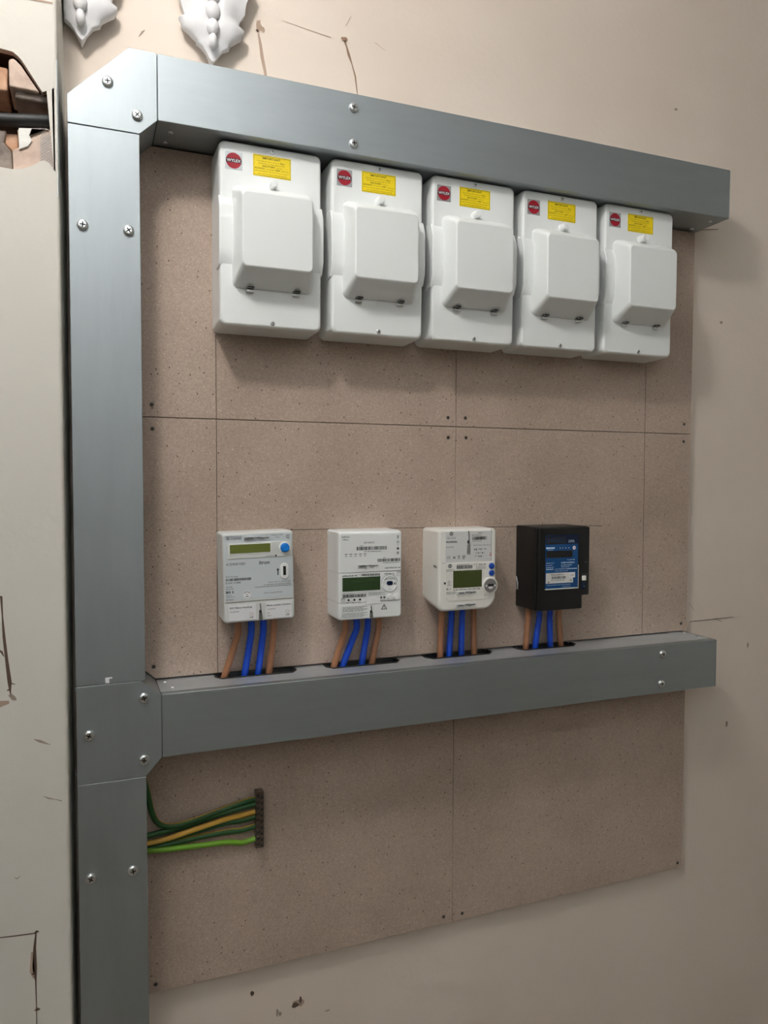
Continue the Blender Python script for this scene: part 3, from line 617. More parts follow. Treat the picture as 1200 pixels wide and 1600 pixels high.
q = T1['stk']; cx, cz = (q[0]+q[2])/2, (q[1]+q[3])/2; b.disc(cx, cz, .0065, .0065, YP, 'label_white', 30); b.ring(cx, cz, .0042, .0053, YP-.0002, 'print_grey', 20, 160); b.rect(cx-.001, cz-.0005, cx+.001, cz+.0008, YP-.0002, Pm); b.rect(cx-.0022, cz-.0042, cx-.0006, cz-.0022, YP-.0002, Pm); b.rect(cx+.0004, cz-.0042, cx+.0020, cz-.0022, YP-.0002, Pm)
YQ = F-.0007; q = T1['labL']; b.text('EDF Meter Readings', (q[0]+.0025, q[3]-.0075, q[2]-.006, q[3]-.0040), YQ, 'print_grey', True); b.smudge((q[0]+.003, q[3]-.0125, q[0]+.018, q[3]-.0110), YQ, 'print_grey')
q = T1['labR']; b.text('Meter quality checked', (q[0]+.0020, q[3]-.0075, q[2]-.0020, q[3]-.0040), YQ, 'print_grey', True); b.smudge((q[0]+.003, q[3]-.0125, q[0]+.017, q[3]-.0110), YQ, 'print_grey'); b.smudge((q[0]+.003, q[3]-.019, q[0]+.006, q[3]-.0172), YQ, 'print_grey'); b.smudge((q[0]+.003, q[1]+.004, q[0]+.009, q[1]+.0055), YQ, 'print_grey')
for q in (T1['labL'], T1['labR']):
    cx, cz = q[2]-.0075, q[1]+.0095
    for i in range(6): a = math.radians(60*i+90); b.disc(cx+.0028*math.cos(a), cz+.0028*math.sin(a), .0006, .0006, YQ, 'print_black' if i % 2 else 'print_red', 8)
    b.text('edf', (cx-.0030, q[1]+.0028, cx+.0030, q[1]+.0055), YQ, Pm, True)
build(b, 'printing', smooth=False, **K)['kind'] = 'stuff'
b = MB(); seal(b, T1['seal'], Y-.0002); build(b, 'wire_seal', **K)
b = MB(); seal(b, T1['sealb'], F-.0002, vertical=True); build(b, 'wire_seal', **K)

# ---- second meter: white, wide dark green display
T2 = {k: mm(v) for k, v in {'name':(-55.0,146.3,-40.0,149.9), 'name2':(-53.4,142.5,-43.0,144.7), 'edf':(-13.4,136.0,6.4,138.9), 'typ':(-21.2,131.5,-15.3,132.8), 'bar1':(-27.7,124.3,29.7,130.5), 'dig1':(-14.0,121.0,18.4,122.6), 'bar2':(12.5,102.4,56.0,107.8), 'b2t':(23.1,109.0,29.1,110.2), 'b2b':(22.5,99.7,54.8,101.1), 'sy1':(49.2,142.3,53.6,148.6), 'sy2':(49.2,134.2,53.7,139.5), 'sy3':(49.3,122.9,53.7,127.7), 'sy4':(49.3,115.1,53.1,119.7), 'seal':(-25.0,92.8,13.2,99.0), 'small':(26.5,89.6,55.9,92.0), 'lcd':(-53.9,52.1,17.3,76.5), 'tx1':(-54.1,78.4,-25.0,80.9), 'bar3':(-18.5,77.8,17.5,82.0), 'port':(20.6,46.7,51.6,78.1), 'oval':(29.6,59.4,41.7,67.1), 'rec1':(48.8,75.7,56.9,83.3), 'bar4':(-53.4,41.0,-9.2,46.6), 'rec2':(-56.6,33.5,-48.9,40.1), 'l1':(-44.6,34.5,-40.2,38.7), 'l2':(-33.9,34.4,-29.5,38.6), 'l3':(-23.2,34.4,-18.8,38.6), 'b1':(30.5,32.5,41.5,43.3), 'b2':(44.0,32.5,54.9,43.1), 'tx2':(-4.6,42.1,28.0,48.0), 'tri':(19.1,16.3,31.1,26.4), 'tb1':(-53.1,15.0,-7.1,24.9), 'tb2':(-54.3,4.7,-7.1,13.2), 'sealb':(-3.8,1.5,3.1,24.4), 'ptx':(25.2,79.1,44.7,81.9), 'sy5':(17.6,33.0,28.1,39.9)}.items()}
t = thing('electricity_meter', (.4883, BF, -.2512), 'white electricity meter with wide dark green display and round optical port', 'meter', 'electricity meters')
K = dict(parent=t, local=True); F = -.067
b = MB(); b.loft(shell(.0605, .0852, .1583, ((-.0002, 0), (F+.012, 0), (F+.005, .0006), (F+.0016, .0018), (F, .0040)), .004, .0005, 1.5, .08), 'white_plastic'); build(b, 'top_cover', **K)
b = MB(); b.loft(shell(.0605, .0316, .0846, ((-.0002, 0), (F+.012, 0), (F+.0055, .0006), (F+.0020, .0018), (F+.0004, .0040)), .0005, .0005, .08, .08), 'white_plastic'); build(b, 'body', **K)
b = MB(); b.loft(shell(.0605, .0002, .0310, ((-.0002, 0), (F+.012, 0), (F+.005, .0006), (F+.0018, .0018), (F+.0002, .0040)), .0005, .005, .08, .8), 'white_plastic'); build(b, 'terminal_cover', **K)
q = T2['lcd']; b = MB(); b.box(q[0]-.0022, q[2]+.0022, F-.0002, F+.0020, q[1]-.0025, q[3]+.0008, 'white_plastic'); b.box(q[0], q[2], F-.0006, F+.001, q[1], q[3], 'lcd_green'); build(b, 'display', smooth=False, **K)
q = T2['port']; cx, cz = .0357, .0625
b = MB(); b.lathe(cx, cz, [(.0150, F+.0010), (.0150, F-.0010), (.0142, F-.0016), (.0130, F-.0016), (.0126, F-.0008), (.001, F-.0008)], 'white_plastic', 36); po = build(b, 'optical_port', **K)
q = T2['oval']; b = MB(); b.loft([rrect((q[0]+q[2])/2, (q[1]+q[3])/2, (q[2]-q[0])/2-i, (q[3]-q[1])/2-i, .0036, y, 6) for y, i in ((F-.0006, 0), (F-.0016, .0002), (F-.0019, .0010))], 'panel_dark'); build(b, 'lens', po, local=True)
for k in ('b1', 'b2'):
    q = T2[k]; b = MB(); b.lathe((q[0]+q[2])/2, (q[1]+q[3])/2, [(.0054, F+.001), (.0054, F-.0016), (.0048, F-.0024), (.001, F-.0026)], 'white_plastic', 26); build(b, 'button', **K)
b = MB(); b.prism([(.0040+.0148*math.cos(math.radians(a)), .0270+.0115*math.sin(math.radians(a))) for a in range(0, 181, 12)], F-.0006, F+.001, 'white_plastic'); build(b, 'arched_boss', bevel=.0004, **K)
b = MB(); YP = F-.0003; Pm = 'print_black'; Pg = 'print_grey'
b.text('IAPNC', T2['name'], YP, Pm); b.smudge(T2['name2'], YP, Pm); b.text('EDF ENERGY', T2['edf'], YP, Pg); b.smudge(T2['typ'], YP, Pg); b.barcode(T2['bar1'], YP, Pm, 42, 8); b.smudge(T2['dig1'], YP, Pg)
for i in range(5):
    x = -.0496+i*.0089; b.rect(x, .1170, x+.0048, .1181, YP, Pm); b.rect(x+.0006, .1135, x+.0042, .1144, YP, Pg)
b.barcode(T2['bar2'], YP, Pm, 32, 9); b.smudge(T2['b2t'], YP, Pg); b.smudge(T2['b2b'], YP, Pg); b.smudge(T2['small'], YP, Pg); b.smudge(T2['tx1'], YP, Pm); b.barcode(T2['bar3'], YP, Pm, 26, 4); b.barcode(T2['bar4'], YP, Pm, 34, 6); b.smudge((T2['bar4'][0], .0473, -.030, .0485), YP, Pg)
q = T2['sy1']; cx = (q[0]+q[2])/2; b.rect(cx-.0018, q[1]+.003, cx+.0018, q[1]+.0038, YP, Pm); b.rect(cx-.0004, q[1], cx+.0004, q[3], YP, Pm); b.rect(cx-.0016, q[3]-.001, cx+.0016, q[3], YP, Pm)
q = T2['sy2']; b.ring(cx, (q[1]+q[3])/2, .0015, .0023, YP, Pm); b.smudge((q[0], q[1]-.0030, q[2], q[1]-.0018), YP, Pg); q = T2['sy3']; b.disc(cx, (q[1]+q[3])/2, .0023, .0023, YP, Pg); b.ring(cx, (q[1]+q[3])/2, .0016, .0023, YP-.0001, Pm)
q = T2['sy4']; b.rect(q[0], q[1], q[2], q[1]+.0006, YP, Pm); b.rect(q[0], q[3]-.0006, q[2], q[3], YP, Pm); b.rect(q[0], q[1], q[0]+.0006, q[3], YP, Pm); b.rect(q[2]-.0006, q[1], q[2], q[3], YP, Pm); b.rect(cx-.001, q[1]+.0015, cx+.001, q[1]+.003, YP, Pm)
for k, n_ in (('tx2', 3), ('tb1', 4), ('tb2', 4)):
    q = T2[k]; h = (q[3]-q[1])/(n_*1.7)
    for i in range(n_): b.smudge((q[0], q[3]-h-(i*1.7)*h, q[2]-(0 if i % 2 == 0 else .008), q[3]-(i*1.7)*h), YP, Pg, seed=i)
b.smudge(T2['ptx'], YP, Pg); cx, cz = .0357, .0625; b.ring(cx, cz, .0153, .0160, YP, Pg, 10, 175); b.ring(cx, cz, .0125, .0130, F-.0018, Pg, 30, 150)
b.smudge((.0260, .0700, .0450, .0718), F-.0012, Pg); b.smudge((.0440, .0605, .0475, .0645), F-.0012, Pm); b.smudge((.0325, .0515, .0390, .0528), F-.0012, Pg)
for k in ('rec1', 'rec2'): q = T2[k]; b.disc((q[0]+q[2])/2, (q[1]+q[3])/2, .0040, .0034, YP, 'label_grey'); b.ring((q[0]+q[2])/2, (q[1]+q[3])/2, .0030, .0039, YP-.0002, Pg, 20, 170)
for k in ('l1', 'l2', 'l3'): q = T2[k]; b.disc((q[0]+q[2])/2, (q[1]+q[3])/2, .0020, .0020, YP, 'recess_black', 14); b.smudge((q[0]-.002, q[1]-.0035, q[2]-.001, q[1]-.0018), YP, Pg)
for i in range(2): q = T2['sy5']; b.rect(q[0]+i*.006, q[1]+.003, q[0]+.0036+i*.006, q[3], YP, Pg)
b.smudge((.0176, .0328, .0270, .0342), YP, Pg)
q = T2['tri']; cx = (q[0]+q[2])/2; b.flat([(q[0], q[1]), (q[2], q[1]), (cx, q[3])], YP, Pm); b.flat([(q[0]+.0020, q[1]+.0011), (q[2]-.0020, q[1]+.0011), (cx, q[3]-.0025)], YP-.0001, 'white_plastic'); b.rect(cx-.0006, q[1]+.003, cx+.0006, q[3]-.004, YP-.0002, Pm); b.rect(cx-.0006, q[1]+.0016, cx+.0006, q[1]+.0024, YP-.0002, Pm)
build(b, 'printing', smooth=False, **K)['kind'] = 'stuff'
b = MB(); seal(b, T2['seal'], F-.0002); build(b, 'wire_seal', **K)
b = MB(); seal(b, T2['sealb'], F-.0004, vertical=True); build(b, 'wire_seal', **K)

# ---- third meter: rounded white, two navy buttons and a rotary key knob
T3 = {k: mm(v) for k, v in {'ge1':(-39.8,140.5,-31.5,148.1), 'iec':(-43.8,134.8,-26.9,137.9), 'str':(-46.1,127.8,-23.4,130.8), 'sgs':(-46.0,118.6,-30.9,121.0), 'CE':(-44.1,97.9,-36.2,102.8), 'sq':(-31.4,98.0,-27.3,101.8), 'sym':(-22.4,97.4,-17.3,103.0), 'cs':(-13.1,96.8,-6.2,103.2), 'seal':(-3.9,106.4,3.4,148.7), 'r1':(19.8,143.7,30.4,145.7), 'r2':(7.9,139.5,26.9,141.5), 'bar':(7.9,131.7,39.1,138.0), 'r3':(8.0,128.9,27.0,130.4), 'r4':(10.2,119.8,46.4,123.0), 'h1':(11.6,111.8,38.6,115.6), 'h2':(15.2,104.9,35.8,108.7), 'h3':(13.2,98.7,32.3,102.7), 'red':(44.4,101.6,49.5,104.8), 'ge2':(-42.8,80.7,-34.0,88.6), 'g2t':(-46.3,73.7,-28.5,78.7), 'bar2':(-24.4,78.5,8.9,85.0), 'CE2':(11.9,83.6,19.7,88.0), 'tx':(16.2,75.8,36.8,82.6), 'blue1':(43.0,76.1,55.1,86.8), 'blue2':(43.1,63.1,55.2,73.7), 'lcd':(-31.5,43.2,28.6,75.3), 'led':(-50.9,50.7,-46.0,55.2), 'ledt':(-44.1,48.0,-34.9,57.5), 'row':(-45.4,40.2,-35.8,43.5), 'row2':(-30.9,38.5,24.4,41.0), 'row3':(-45.3,31.4,-25.3,36.4), 'sealA':(-24.0,29.8,15.3,37.0), 'sealB':(-25.1,6.0,15.5,13.7)}.items()}
t = thing('electricity_meter', (.6792, BF, -.2457), 'rounded white electricity meter with two navy buttons and grey key knob', 'meter', 'electricity meters')
K = dict(parent=t, local=True); F = -.074
def outline(hw, z0, z1, y, i=0., rbr=.026, rbl=.010, rt=.007, n=6):
    out = []; hw -= i; z0 += i; z1 -= i
    for (qx, top, a0, r) in ((1, 1, 0, rt), (-1, 1, 90, rt), (-1, 0, 180, rbl), (1, 0, 270, rbr)):
        r = max(r-i*.5, .001)
        for k in range(n+1):
            a = math.radians(a0+90*k/n); out.append((qx*(hw-r)+r*math.cos(a), y, (z1-r if top else z0+r)+r*math.sin(a)))
    return out
b = MB(); b.loft([outline(.0605, -.0005+max(0, .010*(1+y/.05)), .1530, y, i, rbl=.016 if y > -.05 else .012) for y, i in ((-.0002, .001), (-.030, 0), (F+.008, 0), (F+.0030, .0010), (F+.0008, .0028), (F, .0052))], 'warm_white_plastic'); build(b, 'body', **K)
b = MB(); b.prism([(-.0470, .0915), (.0485, .0912), (.0485, .1480), (-.0470, .1480)], F-.0004, F+.001, 'label_grey'); build(b, 'rating_plate', smooth=False, **K)
b = MB(); pl = [(-.0470, .0895), (.0550, .0895), (.0560, .0320), (.0525, .0260), (.0454, .0207), (.0282, .0191), (.0027, .0187), (-.0404, .0193), (-.0466, .0265)]; b.prism(pl, F-.0012, F+.001, 'warm_white_plastic'); build(b, 'front_cover', bevel=.0007, **K)
FC = F-.0012
q = T3['lcd']; b = MB(); b.box(q[0], q[2], FC-.0006, FC+.0004, q[1], q[3], 'lcd_dark'); build(b, 'display', bevel=.0003, seg=1, **K)
for k in ('blue1', 'blue2'):
    q = T3[k]; b = MB(); b.lathe((q[0]+q[2])/2, (q[1]+q[3])/2, [(.0057, FC+.001), (.0057, FC-.0018), (.0050, FC-.0026), (.001, FC-.0030)], 'button_navy', 26); build(b, 'button', **K)
cx, cz = .0452, .0448
b = MB(); b.lathe(cx, cz, [(.0158, F+.004), (.0158, FC-.0030), (.0150, FC-.0038), (.0136, FC-.0038), (.0132, FC-.0028)], 'warm_white_plastic', 36); build(b, 'knob_ring', **K)
b = MB(); b.lathe(cx, cz, [(.0130, FC), (.0130, FC-.0040), (.0120, FC-.0046), (.001, FC-.0046)], 'knob_grey', 32); kn = build(b, 'key_knob', **K)
b = MB(); b.disc(cx, cz-.0022, .0052, .0040, FC-.0048, 'label_white', 24); b.box(cx-.0058, cx+.0058, FC-.0054, FC-.0046, cz-.0014, cz+.0034, 'recess_black'); b.disc(cx-.0092, cz, .0018, .0020, FC-.0049, 'label_white', 14); b.disc(cx+.0092, cz, .0018, .0020, FC-.0049, 'label_white', 14); build(b, 'key_opening', kn, local=True, smooth=False)
b = MB(); YP = F-.0007; YC = FC-.0003
def roundel(q, y):
    cx, cz = (q[0]+q[2])/2, (q[1]+q[3])/2; b.disc(cx, cz, .0040, .0039, y, Pg, 26); b.ring(cx, cz, .0031, .0034, y-.0001, 'label_grey'); b.ring(cx-.0008, cz, .0005, .0012, y-.0001, 'label_grey', 0, 300, 12); b.ring(cx+.0010, cz, .0005, .0011, y-.0001, 'label_grey', 60, 360, 12)
roundel(T3['ge1'], YP); roundel(T3['ge2'], YC)
b.text('IEC 2121', T3['iec'], YP, Pg); b.barcode(T3['str'], YP, Pg, 30, 12); b.text('SGS 2003', T3['sgs'], YP, Pg); ce(b, T3['CE'], YP, Pm)
q = T3['sq']; b.rect(*q, YP, Pm); b.rect(q[0]+.0008, q[1]+.0008, q[2]-.0008, q[3]-.0008, YP-.0001, 'label_grey'); b.rect(q[0]+.0014, q[1]+.0013, q[2]-.0014, q[3]-.0013, YP-.0002, Pm)
q = T3['sym']; b.rect(q[0], q[1], q[2], q[1]+.0007, YP, Pg); b.rect(q[0]+.0004, q[3]-.0014, q[2]-.0004, q[3], YP, Pg); b.ring((q[0]+q[2])/2, (q[1]+q[3])/2-.0003, .0006, .0012, YP, Pg)
q = T3['cs']; cx, cz = (q[0]+q[2])/2, (q[1]+q[3])/2+.0006; b.ring(cx, cz, .0022, .0030, YP, Pm); b.flat([(cx-.0020, cz-.0014), (cx-.0012, cz-.0020), (cx+.0020, cz+.0014), (cx+.0012, cz+.0020)], YP, Pm); b.smudge((cx-.0025, q[1]-.0008, cx+.0025, q[1]+.0004), YP, Pm)
for k in ('r1', 'r2', 'r3'): b.smudge(T3[k], YP, Pg)
b.barcode(T3['bar'], YP, Pm, 26, 15); b.text('Old Meter Reading', T3['r4'], YP, Pg)
for k, n_ in (('h1', 8), ('h2', 5), ('h3', 5)):          # handwritten reading
    q = T3[k]; rnd = random.Random(n_+int(q[1]*1e4)); d = (q[2]-q[0])/n_; mt = Pg if k == 'h3' else Pm
    for i in range(n_):
        x = q[0]+i*d; h = q[3]-q[1]; a = rnd.uniform(.1, .6); b.flat([(x, q[1]+h*a), (x+d*.18, q[1]+h*a), (x+d*.62, q[3]), (x+d*.42, q[3])], YP, mt)
        if rnd.random() < .7: b.rect(x+d*.35, q[1]+h*rnd.uniform(0, .6), x+d*.8, q[1]+h*.75, YP, mt)
b.rect(.0486, .0912, .0492, .1525, F-.0003, Pm); b.rect(*T3['red'][:2], T3['red'][2], T3['red'][1]+.0012, YP, 'print_red'); b.ring(.0470, .1055, .0010, .0015, YP, 'print_red')
b.rect(-.0552, .0899, -.0470, .0904, F-.0002, Pg); b.rect(.0550, .0899, .0585, .0904, F+.0012, Pg)
for q, n_, y in ((T3['g2t'], 2, YC), (T3['tx'], 3, YC), (T3['row3'], 2, YC)):
    h = (q[3]-q[1])/(n_*1.6)
    for i in range(n_): b.smudge((q[0], q[3]-h-i*1.6*h, q[2], q[3]-i*1.6*h), y, Pg, seed=i)
b.barcode(T3['bar2'], YC, Pm, 26, 17); b.smudge((-.0244, .0860, .0020, .0872), YC, Pg); ce(b, T3['CE2'], YC, Pg); b.smudge((.0215, .0840, .0370, .0870), YC, Pg)
q = T3['led']; b.disc((q[0]+q[2])/2-.0002, (q[1]+q[3])/2, .0022, .0022, F-.0014, 'recess_black', 16); q = T3['ledt']
for i in range(4): b.smudge((q[0]+(.002 if i % 2 == 0 else 0), q[3]-.0014-i*.0026, q[2]-(.003 if i % 2 == 0 else 0), q[3]-i*.0026), YC, Pg)
q = T3['row']; b.rect(q[0], q[1], q[0]+.0036, q[3], YC, Pm); b.rect(q[0]+.0008, q[1]+.0008, q[0]+.0028, q[3]-.0008, YC-.0001, 'warm_white_plastic'); b.rect(q[0]+.0075, q[1], q[0]+.0083, q[3], YC, Pg); b.smudge(T3['row2'], YC, Pg); b.text('>', (.0345, .0245, .0372, .0285), YC, Pm)
build(b, 'printing', smooth=False, **K)['kind'] = 'stuff'
b = MB(); seal(b, T3['seal'], F-.0005, vertical=True); build(b, 'wire_seal', **K)
for k, y in (('sealA', FC), ('sealB', F)):
    q = T3[k]; b = MB(); b.prism([(q[0], q[1]), (q[0]+.016, q[1]+.0004), (q[0]+.022, q[1]+.002), (q[2], q[1]+.0025), (q[2], q[3]-.0006), (q[0], q[3]-.0012)], y-.0004, y+.0006, 'offwhite_plastic'); seal(b, (q[0], q[1]+.0008, q[2], q[3]), y-.0004, 'offwhite_plastic'); build(b, 'wire_seal', **K)
b = MB(); b.loft([rrect(-.0606, .0835, .0004, .002, .0003, -.052), rrect(-.0606, .0820, .0004, .002, .0003, -.064)], 'knob_grey'); build(b, 'side_notch', **K)

# ---- fourth meter: black, blue window
t = thing('electricity_meter', (.8877, BF, -.2586), 'black electricity meter with blue dial window, rightmost of the row', 'meter', 'electricity meters')
K = dict(parent=t, local=True); F = -.0815
pl = [(-.0605, .0008), (.0445, .0008), (.0445, .0272), (.0605, .0272), (.0605, .1655), (-.0605, .1655)]
b = MB(); b.prism(pl, -.072, -.0002, 'black_plastic'); build(b, 'case', bevel=.003, seg=3, **K)
pl2 = [(-.0585, .0020), (.0435, .0020), (.0435, .0285), (.0600, .0285), (.0600, .1645), (-.0585, .1645)]
b = MB(); b.prism(pl2, F, -.0715, 'black_plastic'); build(b, 'front_cover', bevel=.0028, seg=3, **K)
q = mm((-44.0, 45.4, 31.9, 149.7)); x0, z0, x1, z1 = q; Y = F-.0004
b = MB(); b.box(x0, x1, Y-.0006, F+.0005, z0, z1, 'panel_blue'); win = build(b, 'dial_window', bevel=.0005, seg=1, **K)
b = MB(); YP = Y-.0009; Pp = 'print_pale'
b.rect(-.0440, .1320, .0320, .1497, YP, 'panel_dark'); b.rect(-.0424, .1331, .0007, .1453, YP-.0001, 'recess_black')
for i in range(6): b.text('0', (-.0400+i*.0066, .1355, -.0362+i*.0066, .1430), YP-.0002, 'panel_blue')
b.text('kWh', (.0086, .1343, .0217, .1401), YP-.0002, Pp); b.rect(-.0433, .1232, -.0235, .1263, YP, Pp); b.rect(-.0400, .1205, -.0270, .1213, YP, Pp)
for x in (-.012, -.006, .001, .008): b.rect(x, .1235, x+.0022, .1250, YP, Pp)
b.rect(-.0431, .1056, .0181, .1190, YP, 'recess_black'); b.disc(.0217, .1240, .0034, .0038, YP, 'label_white'); b.rect(.0210, .1222, .0224, .1260, YP-.0001, 'print_grey')
for i in range(3): b.smudge((-.0428, .0945-i*.0042, -.0252-(i % 2)*.003, .0963-i*.0042), YP, Pp, seed=i)
b.smudge((-.0085, .0938, .0229, .0970), YP, Pp); b.smudge((-.0085, .0895, .0170, .0917), YP, Pp); b.smudge((-.0085, .0862, .0110, .0880), YP, Pp); b.smudge((.0060, .1000, .0230, .1018), YP, Pp)
b.rect(-.0426, .0824, -.0261, .0842, YP, Pp); b.rect(.0050, .0822, .0288, .0838, YP, Pp); b.smudge((-.0230, .0824, .0030, .0842), YP, Pp); b.smudge((-.0230, .0788, .0080, .0802), YP, Pp)
b.rect(-.0431, .0555, .0200, .0759, YP, 'label_grey'); b.barcode((-.0300, .0640, .0031, .0690), YP-.0002, Pm, 26, 21); b.text('P04LA40810 A', (-.0310, .0702, -.0020, .0740), YP-.0002, Pm); b.smudge((-.0310, .0608, .0000, .0625), YP-.0002, Pm)
b.rect(.0102, .0652, .0244, .0758, YP-.0003, 'label_white'); b.smudge((.0135, .0695, .0215, .0712), YP-.0004, Pm); b.disc(-.0370, .0580, .0016, .0014, YP-.0002, Pm, 10); b.disc(.0150, .0600, .0016, .0014, YP-.0002, Pm, 10)
b.smudge((-.0411, .0515, .0147, .0530), YP, Pp); b.smudge((-.0050, .0478, .0147, .0490), YP, Pp)
build(b, 'window_print', win, local=True, smooth=False)
b = MB(); b.box(x0-.0004, x1+.0004, Y-.0016, F, z0-.0022, z0, 'offwhite_plastic'); b.box(x1, x1+.0012, Y-.0014, F, z0-.0022, z1-.06, 'print_grey'); build(b, 'window_rim', bevel=.0004, seg=1, **K)
q = mm((41.2, 58.1, 50.5, 67.8)); b = MB(); b.box(q[0], q[2], F-.0030, F, q[1], q[3], 'warm_white_plastic'); build(b, 'push_button', bevel=.001, **K)
q = mm((40.6, 40.9, 51.0, 55.5)); b = MB(); b.box(q[0], q[2], F-.0006, F+.0005, q[1], q[3], 'panel_dark'); b.disc(.0468, .0460, .0009, .0012, F-.0009, Pp, 10); build(b, 'key_recess', bevel=.0003, seg=1, **K)
b = MB(); b.rect(.0400, .0700, .0560, .0708, F-.0003, 'print_grey'); b.rect(.0475, .0938, .0545, .0950, F-.0003, 'print_grey'); build(b, 'mould_mark', smooth=False, **K)
b = MB(); b.tube([(-.0612, -.004, .035), (-.0625, -.006, .040), (-.0625, -.006, .058), (-.0612, -.004, .062), (-.0612, -.010, .050), (-.0612, -.010, .036)], .0009, 'zinc_screw', 6); build(b, 'wire_seal', **K)

# ================================================================== meter tails
TOPX = [(.2573, .2807, .3020, .3202), (.4528, .4738, .4963, .5177), (.6479, .6685, .6920, .7172), (.8409, .8666, .8925, .9142)]
BOTX = [(.2376, .2720, .2957, .3151), (.4362, .4535, .4897, .5100), (.6504, .6697, .6962, .7244), (.8432, .8659, .9014, .9264)]
TOPZ = [-.2425, -.2513, -.2400, -.2580]
MNAME = ['grey-faced meter', 'white wide-display meter', 'rounded white meter', 'black meter']
ORDN = ['left brown', 'left blue', 'right blue', 'right brown']
for k in range(4):
    for j in range(4):
        xt, xb = TOPX[k][j], BOTX[k][j]; br = j in (0, 3)
        pts = [(xt, -.046, TOPZ[k]), (xt+(xt-xb)*.06, -.046, TOPZ[k]-.022), (xt*.72+xb*.28, -.042, TOPZ[k]*.5-.3400*.5), (xb, -.035, -.3400), (xb-(xt-xb)*.35, -.035, -.3700), (xb-(xt-xb)*.4, -.045, -.4350)]
        b = MB(); b.tube(smooth_path(pts),   .0060, 'cable_brown' if br else 'cable_blue', 12)
        tag(build(b, 'meter_cable'), '%s cable running from the %s into the trunking slot' % (ORDN[j], MNAME[k]), 'cable', 'meter cables')

# ================================================================== earth bar and wires
t = thing('earth_bar', (.2975, BF, -.6590), 'short bronze earth terminal bar screwed to the lower chipboard panel', 'terminal bar')
b = MB(); b.box(.2905, .3050, -.0330, -.0182, -.6590, -.5565, 'bronze_bar'); build(b, 'bar', t, bevel=.0008)
for i in range(9):
    for j, x in enumerate((.2945, .3010)):
        z = -.5640-i*.0109-j*.0035
        if z > -.656: screw(t, x, -.0330, z, BOARD_SCREW, 'terminal_screw', spin=i)
W_ = [ # bar z, path points (x, z), stripe faces
 (-.5720, [(.1020, -.5050), (.1085, -.5350), (.1150, -.5680), (.1260, -.5880), (.1480, -.5960), (.1850, -.5920)], (9,), 'wire_green', -.0270),
 (-.5810, [(.0980, -.6080), (.1350, -.6050), (.1800, -.5990), (.2250, -.5900)], (), 'wire_green', -.0235),
 (-.5945, [(.0980, -.6180), (.1350, -.6160), (.1700, -.6100), (.2250, -.6000)], (9, 10, 11, 0), 'wire_green', -.0300),
 (-.6040, [(.0980, -.6230), (.1400, -.6200), (.1900, -.6130), (.2350, -.6070)], (9,), 'wire_green', -.0240),
 (-.6210, [(.0980, -.6290), (.1450, -.6270), (.1950, -.6240), (.2400, -.6230)], (9,), 'wire_green', -.0250),
 (-.6440, [(.0980, -.6300), (.1400, -.6340), (.1850, -.6370), (.2400, -.6400)], (6, 7), 'wire_lime', -.0290),
]
WL = ['green earth wire bending down from behind the trunking, topmost of the bundle', 'dark green earth wire second from top of the bundle', 'earth wire showing its bright yellow stripe in mid bundle',
      'dark green earth wire just below the yellow striped one', 'dark green earth wire second from bottom of the bundle', 'light green earth wire at the bottom of the bundle']
for (zb, pts, st, mt, yy), lab in zip(W_, WL):
    pth = [(x, yy, z) for x, z in pts]+[(.2650, -.0255, zb-.0030), (.2904, -.0255, zb)]
    b = MB(); b.tube(smooth_path(pth), .0048, mt, 12, ('wire_yellow', st) if st else None)
    tag(build(b, 'earth_wire'), lab, 'wire', 'green and yellow earth wires')

# ================================================================== black cable in the broken wall
b = MB(); b.tube(smooth_path([(-.240, -.122, .4990), (-.150, -.122, .5020), (-.090, -.122, .5055), (-.050, -.121, .5110), (-.030, -.119, .5145), (-.0240, -.117, .5155)]), .0090, 'rubber_black', 14)
tag(build(b, 'black_cable'), 'thick black cable lying in the broken hole of the left wall', 'cable')

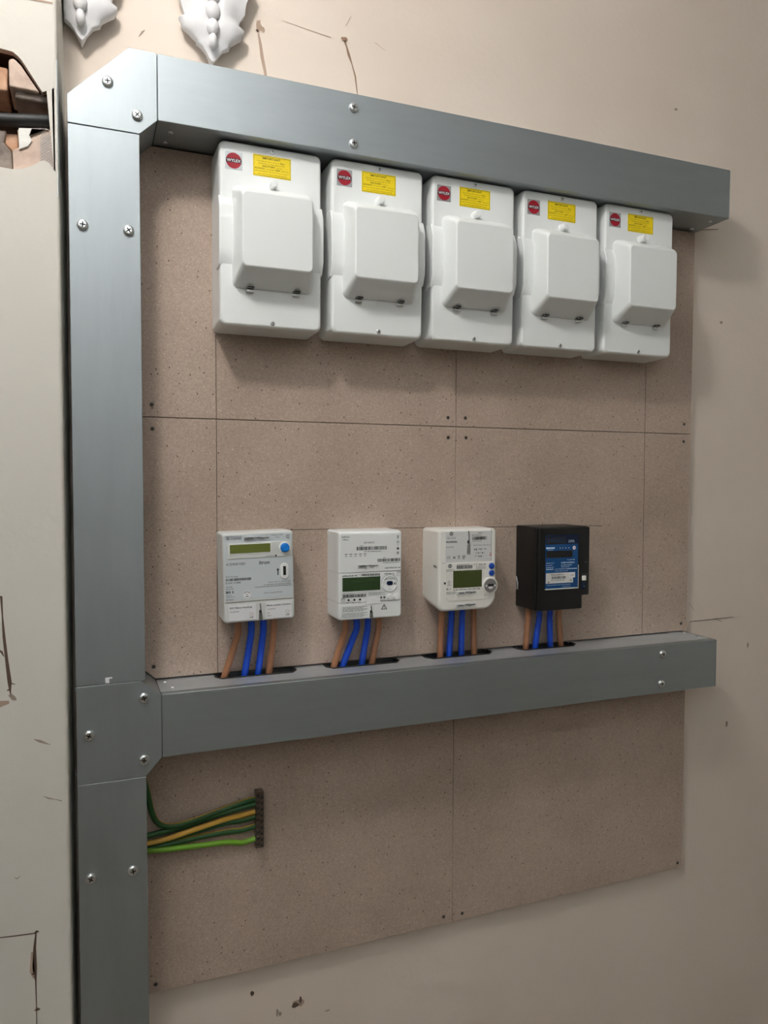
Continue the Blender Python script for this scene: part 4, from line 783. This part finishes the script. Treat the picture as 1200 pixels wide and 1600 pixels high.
# ================================================================== plaster ornaments
PROF = [(0, .0015), (.006, .0065), (.013, .0110), (.020, .0170), (.0255, .0285), (.029, .0270), (.034, .0310), (.040, .0400), (.048, .0480), (.056, .0530), (.063, .0520), (.069, .0465), (.078, .0460), (.088, .0530), (.098, .0580), (.108, .0560), (.118, .0600), (.132, .0680), (.146, .0660), (.160, .0560), (.178, .0480), (.196, .0420), (.212, .0280), (.224, .0060)]
def ornament(cx, zt, label, clamp=None):
    t = thing('plaster_ornament', (cx, -.012, zt), label, 'ornament', 'plaster leaf ornaments')
    b = MB(); n = 16; fr = []; bk = []
    for (h, w_) in PROF:
        rowf = []; rowb = []
        for i in range(n+1):
            s = -1+2*i/n; jag = 1+.05*math.sin(h*420+(1.3 if s > 0 else 0))*abs(s); x = cx+s*w_*jag
            if clamp is not None: x = max(x, clamp)
            d = min(1., h/.05); fy = .026+.016*d*(1-s*s)+.0035*math.sin(abs(s)*7+h*60)*abs(s)*d
            gr = .006*max(0, 1-abs(x-cx)/.012)*d
            rowf.append((x, -(fy-gr), zt+h)); rowb.append((x, -max(.0008, fy-.010-.035*(1-s*s)**2), zt+h))
        fr.append(rowf); bk.append(rowb)
    vs = [p for r in fr for p in r]+[p for r in bk for p in r]; R_ = len(PROF); C = n+1; o_ = R_*C; fs = []
    for i in range(R_-1):
        for j in range(n):
            fs.append((i*C+j, i*C+j+1, (i+1)*C+j+1, (i+1)*C+j)); fs.append((o_+i*C+j, o_+(i+1)*C+j, o_+(i+1)*C+j+1, o_+i*C+j+1))
        fs.append((i*C, (i+1)*C, o_+(i+1)*C, o_+i*C)); fs.append((i*C+n, o_+i*C+n, o_+(i+1)*C+n, (i+1)*C+n))
    for j in range(n):
        fs.append((j, o_+j, o_+j+1, j+1)); e_ = (R_-1)*C; fs.append((e_+j, e_+j+1, o_+e_+j+1, o_+e_+j))
    b.add(vs, fs, 'plaster_white'); lf = build(b, 'leaf', t)
    for h, rx, rz in ((.0265, .0072, .0125), (.0480, .0105, .0130), (.0740, .0122, .0150), (.1020, .0132, .0155), (.1310, .0140, .0160), (.1610, .0140, .0160)):
        b = MB(); b.ball((cx-.002, -.0385-.002*(h > .04), zt+h), rx, .0095, rz, 'plaster_white', 18, 12); build(b, 'bead', t)
    return t
ornament(.0212, .6900, 'white plaster leaf ornament cut off by the left wall corner', -.0045)
ornament(.2250, .6975, 'white plaster leaf ornament just above the top trunking')

# ================================================================== the key lamp and the added fill lamps
LL = ['globe lamp hanging nearest the trunking wall'] + ['fill lamp added in the %s row, %s' % (r_, c_) for r_ in ('middle', 'far') for c_ in ('left side', 'centre')]
for i_, (x, y, z, r, e_) in enumerate(LAMPS):
    t = thing('key_or_fill_lamp', (x, y, z-r), ('white glass ' if i_ == 0 else 'unseen white bowl ')+LL[i_], 'lamp', 'globe lamps on the ceiling')
    b = MB(); b.ball((x, y, z), r, r, r, 'globe_glow_%d' % i_, 24, 14); build(b, 'globe', t)
    b = MB(); b.tube([(x, y, z+r-.002), (x, y, CEIL_Z-.0005)], .010, 'white_plastic', 10); build(b, 'stem', t)
    if i_:                                               # unseen lamps added for fill: a bowl below the globe sends light upward
        prof = [(r*k_*math.sin(math.radians(a_)), z-r*k_*math.cos(math.radians(a_))) for k_, seq in ((1.25, range(2, 101, 14)), (1.16, range(100, 1, -14))) for a_ in seq]
        b = MB(); b.loft([[(x+q_*math.cos(2*math.pi*k/28), y+q_*math.sin(2*math.pi*k/28), h_) for k in range(28)] for q_, h_ in prof], 'white_enamel'); build(b, 'bowl', t)
